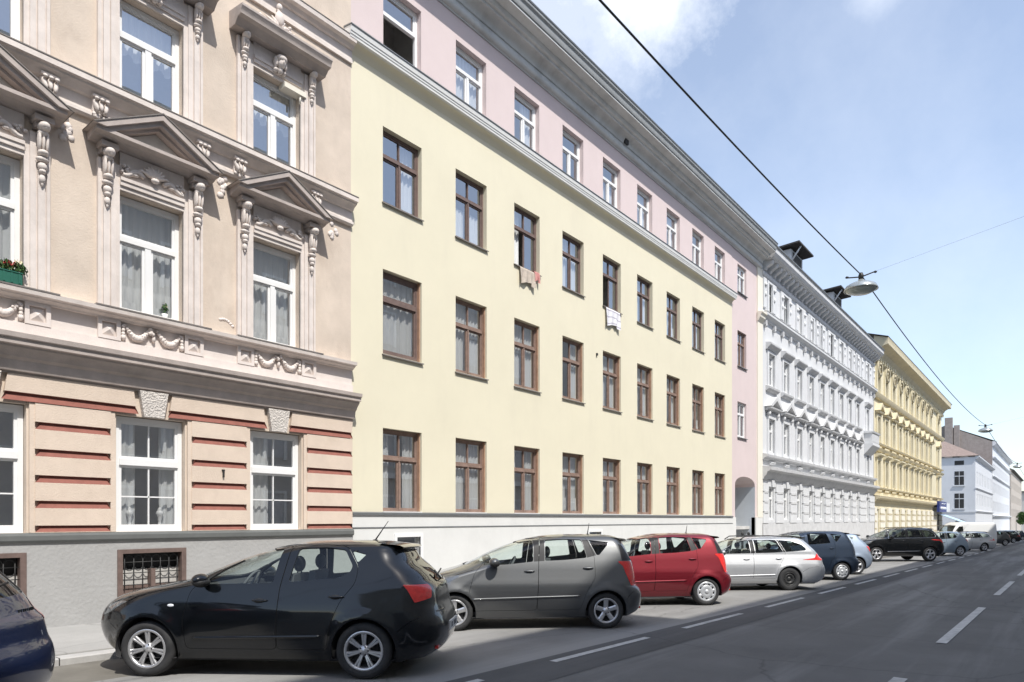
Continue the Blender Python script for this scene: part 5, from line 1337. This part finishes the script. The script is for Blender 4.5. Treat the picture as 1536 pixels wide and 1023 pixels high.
    for i in range(nd): grp[cls['gap%d' % i]] = 'gap'
    for i in range(nd): grp[cls['door%d' % i]] = 'door%d' % i
    for i in range(len(sp['wins'])): grp[cls['win%d' % i]] = 'win%d' % i
    for kk in ('screen', 'rearwin', 'tail', 'head', 'tail2'):
        if cls.get(kk) is not None: grp[cls[kk]] = kk
    grp[cls['arch']] = 'none'
    tri = np.zeros(len(T), int)
    for i in range(len(sp.get('trims', []))): tri[cls['trim%d' % i]] = 1
    if dark_low:
        zc = V[T].mean(1)[:, 2]; tri[(zc < dark_low) & (grp != 'none')] = 1
    def part(key, nm, mats, parent, rim=.02, both=True, push=0.0, rim_mat='trim'):
        m_ = grp == key
        if not m_.any(): return None
        VV = V - N_ * push
        me = tri_mesh(nm, VV, N_, T[m_], mats, tri[m_], rim, both, rim_mat)
        return link(nm, me, parent)
    body = part('body', 'body', [pm, pillar], root)
    names = {0: 'front', 1: 'rear'}
    for s in (1, -1):
        doors = []
        for i in range(nd):
            d = part('door%d' % i, 'door', [pm, pillar], root, both=s); doors.append(d)
            hx, hz = sp['handles'][i]; a_, k_ = S.side(np.array([hx]), np.array([hz])); p = S.P(a_, k_)[0]; y = p[1] * s
            m = MB(); m.blob((hx, y + s * .012, hz), (.095, .024, .016)); m.mi = 1; m.blob((hx - .01, y - s * .004, hz - .012), (.075, .014, .034)); m.build('handle', [pm, 'trim'], d, recalc=False)
        for i, (di, p) in enumerate(sp['wins']):
            tri[:] = np.where(grp == 'win%d' % i, 0, tri)
            part('win%d' % i, 'window', [glassm if i < 1 or glassm != 'tint_glass' else 'tint_glass'], doors[di] if di is not None else root, 0, s, .010, None)
        mx, mz = sp['mirror']; a_, k_ = S.side(np.array([mx]), np.array([mz])); y = S.P(a_, k_)[0][1]
        m = MB(); m.blob((mx + .02, s * (y + .13), mz + .05), (.085, .125, .072), sub=3); m.mi = 1; m.tube([(mx, s * (y - .02), mz + .0), (mx + .03, s * (y + .07), mz + .01)], .028, 8); m.blob((mx + .03, s * (y + .13), mz + .025), (.086, .12, .058), sub=3)
        m.build('wing_mirror', [pm, 'trim'], root, recalc=False)
        part('tail', 'tail_light', [tailm], root, .015, s, -.004)
        part('head', 'headlight', ['headlamp'], root, .015, s, -.002)
        if sp.get('tail2'): part('tail2', 'rear_pillar_trim', ['trim'], root, 0, s, .002, None)
        for (wx, wz) in wheels:
            tm, rm = wheel_meshes(rim, Rw, .205)
            w = link('wheel', tm, root, (wx, s * (hw - .115), wz))
            if s > 0: w.rotation_euler.z = math.pi
            if wx < 2: w.rotation_euler.z += 0
            w.rotation_euler.y = 0
            link('rim', rm, w)
            m = MB(); m.lathe([(ra + .012, -hw + .03), (ra + .012, -hw + .40), (.02, -hw + .40)] if s < 0 else [(ra + .012, hw - .03), (ra + .012, hw - .40), (.02, hw - .40)], (wx, 0, wz), axis='Y', n=26)
            for v in m.bm.verts: v.co.z = max(v.co.z, sp['levels'][0][0] + .01)
            m.build('wheel_well', 'cabin', root, recalc=False)
        if mold:                                                      # rub strip along the doors
            m = MB(); xs = np.linspace(mold[0], mold[1], 40); a_, k_ = S.side(xs, np.full(40, mold[2]) + (xs - mold[0]) * .02)
            P_ = S.P(a_, k_); m.tube([(p[0], s * (p[1] + .002), p[2]) for p in P_], .016, 8); m.build('rub_strip', mold[3], root, recalc=False)
    if sp.get('chrome'):
        for s in (1, -1):
            top = [(1.55, 1.17), (1.80, 1.415), (2.06, 1.585), (2.36, 1.65), (2.70, 1.668), (3.15, 1.672), (3.5, 1.642), (3.88, 1.60), (4.11, 1.475), (4.20, 1.33), (4.13, 1.25), (3.6, 1.215), (2.6, 1.195), (1.55, 1.17)]
            q = resample(top[:-1], .06); q = np.concatenate([q, q[:1]]); a_, k_ = S.side(q[:, 0], q[:, 1]); P_ = S.P(a_, k_)
            MB().tube([(x_, s * (y_ + .004), z_) for x_, y_, z_ in P_], .011, 6).build('window_trim', 'chrome', root, recalc=False)
    if side_lamp:
        a_, k_ = S.side(np.array([side_lamp[0]]), np.array([side_lamp[1]])); y = S.P(a_, k_)[0][1]
        for s in (1, -1): MB().blob((side_lamp[0], s * y, side_lamp[1]), (.04, .008, .018)).build('side_indicator', 'sign_white', root, recalc=False)
    part('screen', 'windscreen', ['car_glass'], root, 0, True, .010, None)
    part('rearwin', 'rear_window', [rearm], root, 0, True, .008, None)
    # underside, cabin, seats
    z0 = sp['levels'][0][0]; Ln = sp['levels'][3][2]
    m = MB(); m.box(.45, Ln - .45, -hw + .12, hw - .12, z0 - .02, z0 + .10); m.build('underbody', 'cabin', root)
    x0, x1, ih = sp['interior']; zb = min(p[1] for p in sp['wins'][0][1]) - .06
    m = MB(); m.box(x0 - .15, x1, -ih, ih, z0 + .12, .52); m.box(x1 - .55, x1 + .05, -ih, ih, .5, zb - .03)
    m.poly([(x0 - .12, .5), (x0 + .32, .5), (x0 + .30, zb + .02), (x0 + .10, zb + .05), (x0 - .12, zb - .01)], -ih, ih)
    for s in (-1, 1): m.box(x0, x1, s * (ih + .02), s * (ih + .035), .5, zb - .02)
    m.build('cabin_floor', 'cabin', root)
    def seat(x, y, w, nm='seat'):
        m = MB(); m.poly([(x - .42, .50), (x - .45, .62), (x, .60), (x + .14, 1.02), (x + .06, 1.05), (x - .06, .55)], y - w / 2, y + w / 2)
        m.poly([(x - .02, .58), (x + .13, zb + .16), (x + .22, zb + .16), (x + .12, .52)], y - w / 2, y + w / 2)
        m.build(nm, 'cabin_grey', root)
        return x + .19, zb + .27
    xm = wheels[0][0] + (wheels[1][0] - wheels[0][0]) * .56; xr = wheels[1][0] - .18
    for y in (-.36, .36):
        hx, hz = seat(xm, y, .46)
        m = MB(); m.blob((hx, y, hz), (.055, .135, .095), sub=3); m.tube([(hx, y - .06, hz - .16), (hx, y - .06, hz)], .008, 5); m.tube([(hx, y + .06, hz - .16), (hx, y + .06, hz)], .008, 5); m.build('headrest', 'cabin', root, recalc=False)
    if nd > 1:
        hx, hz = seat(xr, 0, 1.15, 'rear_seat')
        for y in (-.36, .36):
            m = MB(); m.blob((hx, y, hz - .03), (.05, .13, .085), sub=3); m.tube([(hx, y - .05, hz - .16), (hx, y - .05, hz)], .008, 5); m.tube([(hx, y + .05, hz - .16), (hx, y + .05, hz)], .008, 5); m.build('headrest', 'cabin', root, recalc=False)
    m = MB(); c = Vector((x0 + .55, -.36, zb + .02)); q = Euler((0, R(-62), 0)).to_matrix()
    m.tube([c + q @ Vector((.185 * math.cos(t), .185 * math.sin(t), 0)) for t in np.linspace(0, 6.2832, 25)], .016, 6); m.tube([c + q @ Vector((-.18, 0, 0)), c + q @ Vector((.18, 0, -.02))], .02, 6); m.tube([c, c + Vector((-.25, 0, -.12))], .03, 6)
    m.build('steering_wheel', 'cabin_grey', root, recalc=False)
    # number plate, bumper lamp, wiper, badge
    pz = sp['plate']; xb = float(S.ev(S.kz(pz))[2]) + .012
    if badge:
        m = MB(); by, bz = badge; rnd = random.Random(4)
        for i in range(8):
            y = by + i * .034; a_, k_ = S.endm(np.array([y]), np.array([bz]), True); x = float(S.P(a_, k_)[0][0])
            m.box(x - .01, x + .006, y, y + rnd.uniform(.018, .028), bz - .012, bz + .014)
        m.build('badge', 'chrome', root)
    if plate:
     m = MB(); m.box(xb - .03, xb, -.26, .26, pz - .055, pz + .055); m.mi = 1
     for i in range(7): m.box(xb - .001, xb + .0015, -.19 + i * .058, -.155 + i * .058, pz - .03, pz + .03) if i != 2 else None
     m.build('number_plate', ['plate', 'plate_ink'], root)
    if sp.get('rearwin'):
        zt = sp['rearwin'][-1][1] + .02; xw = float(S.ev(S.kz(zt))[2])
        m = MB(); m.tube([(xw - .02, .0, zt - .03), (xw + .03, 0, zt), (xw - .05, -.02, zt + .10)], .014, 6); m.tube([(xw - .02, 0, zt + .04), (xw - .03, .34, zt + .10)], .010, 6); m.build('wiper', 'trim', root, recalc=False)
        if spoiler:
            zt = sp['rearwin'][0][1]; xt = float(S.ev(S.kz(zt))[2]); w = sp['rearwin'][1][0] + .06
            m = MB(); n = 14; rows = []
            for i in range(n + 1):
                y = -w + 2 * w * i / n; d = .035 * (1 - (y / w) ** 2)
                rows.append([m.bm.verts.new(q_) for q_ in ((xt - .26, y, zt + .075 + d * .3), (xt - .02 + d, y, zt + .05), (xt + .02 + d, y, zt + .03), (xt + .01 + d, y, zt + .015), (xt - .12, y, zt + .0))])
            for A_, B_ in zip(rows, rows[1:]):
                for j in range(4): m._f([A_[j], A_[j + 1], B_[j + 1], B_[j]])
            m.build('rear_spoiler', [pm], root, smooth=40)
    xk = float(S.ev(S.kz(.30))[2])
    for s in (-1, 1): MB().box(xk - .10, xk - .012, s * .42 - .13, s * .42 + .13, .30, .335).build('rear_reflector', 'tail_red', root)
    if sp['rail']:
        m = MB()
        for s in (-1, 1):
            zr = sp['levels'][-4][0] + .02; m.tube([(2.2, s * .50, zr - .06), (2.35, s * .52, zr + .03), (3.0, s * .53, zr + .05), (3.7, s * .50, zr + .02), (3.85, s * .48, zr - .06)], .016, 6)
        m.build('roof_rail', 'trim', root, recalc=False)
    if antenna:
        zt = sp['levels'][-1][0]; m = MB(); ax, ln_, tl = antenna
        m.blob((ax, 0, zt - .015), (.045, .03, .025)); m.tube([(ax, 0, zt), (ax + tl, 0, zt + ln_)], [.010, .004], 6); m.build('antenna', 'trim', root, recalc=False)
    return root

MT['black_paint'] = paint('black_paint', (.0035, .0045, .006)); MT['grey_paint'] = paint('grey_paint', (.125, .128, .13), .75, .45)
MT['red_paint'] = paint('red_paint', (.19, .008, .017), .45, .45); MT['silver_paint'] = paint('silver_paint', (.62, .63, .64), .7, .48)
MT['blue_paint'] = paint('blue_paint', (.022, .036, .062), .6, .45); MT['sky_paint'] = paint('sky_paint', (.36, .43, .53), .6, .45)
MT['navy_paint'] = paint('navy_paint', (.008, .016, .055), .3, .35); MT['steel_paint'] = paint('steel_paint', (.25, .31, .37), .4, .33)
MT['white_paint'] = paint('white_paint', (.72, .72, .70), 0, .3); MT['onyx_paint'] = paint('onyx_paint', (.004, .0045, .005)); MT['ash_paint'] = paint('ash_paint', (.05, .055, .06), .3)
MPV['levels'] = [(z, a, b + (.11 if z < .72 else .05), w, c, d) for z, a, b, w, c, d in MPV['levels']]
WAGON['levels'] = [(z, a, b + (.06 if z < .9 else .02), w, c, d) for z, a, b, w, c, d in WAGON['levels']]
HATCH['seams'] = [[(1.27, .965), (1.0, .925), (.7, .855), (.48, .765)], [(.46, .50), (.36, .56), (.30, .63)], [(3.66, .50), (3.80, .60), (3.92, .66)], [(1.22, .30), (1.2, .55), (1.245, .86)]][:3]
MPV['seams'] = [[(1.05, 1.0), (.8, .93), (.55, .85)], [(3.63, .5), (3.7, .58), (3.76, .62)]]
WAGON['seams'] = [[(1.36, .965), (1.0, .90), (.7, .815)], [(3.82, .5), (4.0, .60), (4.3, .66)]]
for q_ in WAGON, MPV: q_['levels'] = [(z, a + (.05 if z < .8 else 0), b + .07, w, c, d * .85) for z, a, b, w, c, d in q_['levels']]
SEAM = HATCH['seams']; NEAR = sct(HATCH, 1.0, 1.0, 1.05); NEAR['seams'] = [[(x, z * 1.05) for x, z in q] for q in SEAM]
build_car('parked_car', 'black five-door hatchback with silver twin-spoke wheels, nearest whole car to the viewer', NEAR, 'black_paint', (4.88, 5.99), R(-55), 'twin7', scale=1.0, side_lamp=(1.10, .80), badge=(-.55, .72), antenna=(3.2, .23, .16), pillar='black_paint', mold=(1.36, 2.8, .44, 'black_paint'), res=.048)
build_car('parked_car', 'charcoal grey compact people carrier parked between the black hatchback and the red car', MPV, 'grey_paint', (9.86, 5.90), R(-45), 'five', antenna=(3.15, .20, .03), mold=(1.02, 2.82, .52, 'grey_paint'), res=.05)
build_car('parked_car', 'dark red compact people carrier with plastic wheel trims', MPV, 'red_paint', (14.2, 5.99), R(-44), 'cap', antenna=(3.15, .18, .03), mold=(1.02, 2.82, .52, 'red_paint'), res=.06)
build_car('parked_car', 'silver estate car with black steel rear wheels and red triangular tail lamps', WAGON, 'silver_paint', (19.05, 5.69), R(-45), 'steel', res=.06, mold=(1.36, 3.05, .40, 'silver_paint'))
TALL = sct(MPV, 1.12, 1.02, 1.06)
TALL['tail'] = [(2.52, 1.22), (2.72, 1.22), (2.72, .92), (2.52, .92)]; TALL['tail2'] = None; TALL['trims'] = []
build_car('parked_car', 'dark blue tall hatchback with grey wheel trims between silver estate and pale blue car', TALL, 'blue_paint', (23.9, 5.5), R(-45), 'cap', res=.07, glassm='car_glass', scale=.95)
SMALL = sct(HATCH, .95, 1.0, 1.05)
build_car('parked_car', 'pale blue hatchback half hidden behind the dark blue one', SMALL, 'sky_paint', (27.2, 5.75), R(-43), 'five', res=.07)
SUV = dict(q=3.4, fl=.03, R=.375,
    levels=[(.28, .25, 4.6, .80, .5, .4), (.40, .05, 4.78, .90, .6, .42), (.58, .0, 4.85, .94, .62, .42), (.75, .02, 4.84, .96, .62, .42), (.90, .06, 4.80, .965, .6, .42), (1.0, .14, 4.77, .952, .55, .42), (1.07, .32, 4.75, .936, .5, .40), (1.13, .75, 4.72, .915, .46, .38), (1.18, 1.2, 4.68, .895, .44, .36),
            (1.26, 1.42, 4.62, .86, .44, .36), (1.38, 1.68, 4.52, .81, .44, .36), (1.52, 1.98, 4.40, .75, .44, .34), (1.62, 2.22, 4.30, .70, .44, .3), (1.68, 2.42, 4.2, .62, .42, .28), (1.73, 2.65, 4.05, .46, .4, .3), (1.755, 2.9, 3.8, .25, .4, .3), (1.76, 3.05, 3.6, .02, .2, .2)],
    wheels=[(.90, .37), (3.83, .37)],
    doors=[[(1.42, .45), (1.40, .85), (1.47, 1.16), (1.72, 1.40), (2.02, 1.58), (2.35, 1.665), (2.66, 1.69), (2.62, 1.16), (2.60, .45)], [(2.60, .45), (2.62, 1.16), (2.66, 1.69), (3.2, 1.69), (3.5, 1.66), (3.62, 1.2), (3.5, 1.0), (3.36, .72), (3.3, .45)]],
    wins=[(0, [(1.62, 1.22), (1.85, 1.43), (2.08, 1.565), (2.36, 1.63), (2.55, 1.645), (2.53, 1.215)]), (1, [(2.70, 1.215), (2.72, 1.65), (3.15, 1.65), (3.42, 1.625), (3.52, 1.235), (3.2, 1.22)]), (None, [(3.52, 1.62), (3.85, 1.58), (4.08, 1.46), (4.16, 1.33), (4.1, 1.27), (3.62, 1.24)])],
    screen=[(0, 1.64), (.56, 1.62), (.78, 1.24), (0, 1.21)], rearwin=[(0, 1.64), (.52, 1.61), (.70, 1.22), (0, 1.2)],
    tail=[(1.85, 1.13), (2.5, 1.16), (2.6, .92), (2.25, .95), (2.1, 1.03)], head=[(.42, .98), (.78, 1.05), (.95, .98), (.8, .88), (.48, .86)],
    handles=[(2.38, 1.05), (3.36, 1.06)], plate=.85, mirror=(1.66, 1.2), interior=(1.45, 4.2, .72), rail=True, chrome=True)
build_car('parked_car', 'big black off-roader with silver wheels standing alone in the parking row', SUV, 'onyx_paint', (40.5, 5.15), R(-46), 'multi', res=.07, mold=(1.5, 3.3, .50, 'chrome'), glassm='tint_glass', rearm='tint_glass', Rw=.375)
build_car('parked_car', 'blue-grey small car just beyond the black off-roader', SMALL, 'steel_paint', (49.9, 4.75), R(-44), 'five', res=.09)
build_car('parked_car', 'small pale silver estate car in front of the white van', WAGON, 'silver_paint', (61.5, 4.35), R(-45), 'five', res=.09)
build_car('parked_van', 'long white panel van parked beyond the black off-roader', VAN, 'white_paint', (74, 5.2), R(-43), 'cap', res=.10, group='vans parked at an angle', cat='van', Rw=.34)
build_car('parked_car', 'dark grey hatchback far down the row just beyond the white van', SMALL, 'ash_paint', (84, 4.2), R(-45), 'five', res=.10)
build_car('parked_car', 'far dark estate car parked near the tall white house', WAGON, 'onyx_paint', (100, 4.2), R(-45), 'five', res=.12)
build_car('parked_car', 'far silver hatchback parked beyond the dark estate car', SMALL, 'silver_paint', (112, 4.4), R(-45), 'five', res=.12)
build_car('parked_car', 'far blue hatchback at the end of the visible row', HATCH, 'blue_paint', (126, 4.2), R(-45), 'five', res=.12)
nv = build_car('parked_car', 'dark navy blue car cut off by the left edge of the photo', sct(WAGON, 1.0, 1.0, 1.08), 'navy_paint', (.26, 6.55), R(-48), 'five', res=.05, scale=1.0, plate=False, badge=(.30, .99))

# ================================================================== sky, sun, camera
w = bpy.data.worlds.new('World'); sc.world = w; w.use_nodes = True
nt = w.node_tree; N = nt.nodes; Lk = nt.links
bg = N['Background']; bg.inputs['Strength'].default_value = .15
sky = N.new('ShaderNodeTexSky'); sky.sky_type = 'NISHITA'; sky.sun_disc = False
TR = Vector((.35, 1.0, -1.5)).normalized()
sky.sun_elevation = math.asin(-TR.z); sky.sun_rotation = math.atan2(-TR.x, -TR.y) % (2 * math.pi)
sky.air_density = 1.0; sky.dust_density = 1.0; sky.ozone_density = 1.0
tc = N.new('ShaderNodeTexCoord')
def cdir(px, py):
    X, U_ = (px - 768) / 1024, (779 - py) / 1024
    return Vector((.7806 + X * .625, .625 - X * .7806, U_)).normalized()
def vnoise(scale, detail, rough):
    n = N.new('ShaderNodeTexNoise'); n.inputs['Scale'].default_value = scale; n.inputs['Detail'].default_value = detail; n.inputs['Roughness'].default_value = rough
    Lk.new(tc.outputs['Generated'], n.inputs['Vector']); return n.outputs['Fac']
def math_(op, a, b=None, clamp=False):
    x = N.new('ShaderNodeMath'); x.operation = op; x.use_clamp = clamp
    for i, v in enumerate((a, b)):
        if v is None: continue
        if isinstance(v, (int, float)): x.inputs[i].default_value = v
        else: Lk.new(v, x.inputs[i])
    return x.outputs[0]
def cloud(dirv, r0, amp):
    d = N.new('ShaderNodeVectorMath'); d.operation = 'DISTANCE'; Lk.new(tc.outputs['Generated'], d.inputs[0]); d.inputs[1].default_value = dirv
    s = math_('ADD', math_('MULTIPLY', vnoise(9, 12, .66), amp), math_('SUBTRACT', r0 - amp * .5, d.outputs['Value']))
    return math_('MULTIPLY', s, 10.0, True)
m1 = cloud(cdir(975, -110), .14, .22); m2 = cloud(cdir(1320, -25), .045, .08); m3 = math_('MULTIPLY', cloud(cdir(830, -60), .18, .30), .45)
wisp = math_('MULTIPLY', math_('SUBTRACT', vnoise(2.2, 8, .6), .46, True), .9)
cm = math_('MAXIMUM', math_('MAXIMUM', m1, m2), math_('MAXIMUM', m3, wisp))
veil = math_('ADD', math_('MULTIPLY', cm, .66), .15, True)
mx = N.new('ShaderNodeMix'); mx.data_type = 'RGBA'; Lk.new(veil, mx.inputs['Factor']); Lk.new(sky.outputs[0], mx.inputs['A']); mx.inputs['B'].default_value = (6.3, 6.5, 6.8, 1)
Lk.new(mx.outputs['Result'], bg.inputs['Color'])
sun = bpy.data.lights.new('sun', 'SUN'); sun.energy = 3.4; sun.angle = R(.53); sun.color = (1, .965, .905)
so = bpy.data.objects.new('sun', sun); col.objects.link(so); so.rotation_euler = TR.to_track_quat('-Z', 'Y').to_euler(); so.location = (0, -20, 40)
cam = bpy.data.cameras.new('camera'); co = bpy.data.objects.new('camera', cam); col.objects.link(co)
cam.lens = 24; cam.sensor_width = 36; cam.sensor_fit = 'HORIZONTAL'; cam.shift_y = 267.5 / 1536; cam.clip_end = 4000; cam.clip_start = .05
co.location = (0, 0, 1.70); co.rotation_euler = (R(90), 0, R(-51.31))
sc.camera = co
sc.view_settings.view_transform = 'Standard'; sc.view_settings.look = 'None'; sc.view_settings.exposure = 0.6; sc.view_settings.gamma = 1
sc.view_settings.use_curve_mapping = False
cy = sc.cycles; cy.caustics_reflective = False; cy.caustics_refractive = False; cy.max_bounces = 8; cy.diffuse_bounces = 4; cy.glossy_bounces = 4; cy.transparent_max_bounces = 16
cy.use_denoising = True; cy.sample_clamp_indirect = 6
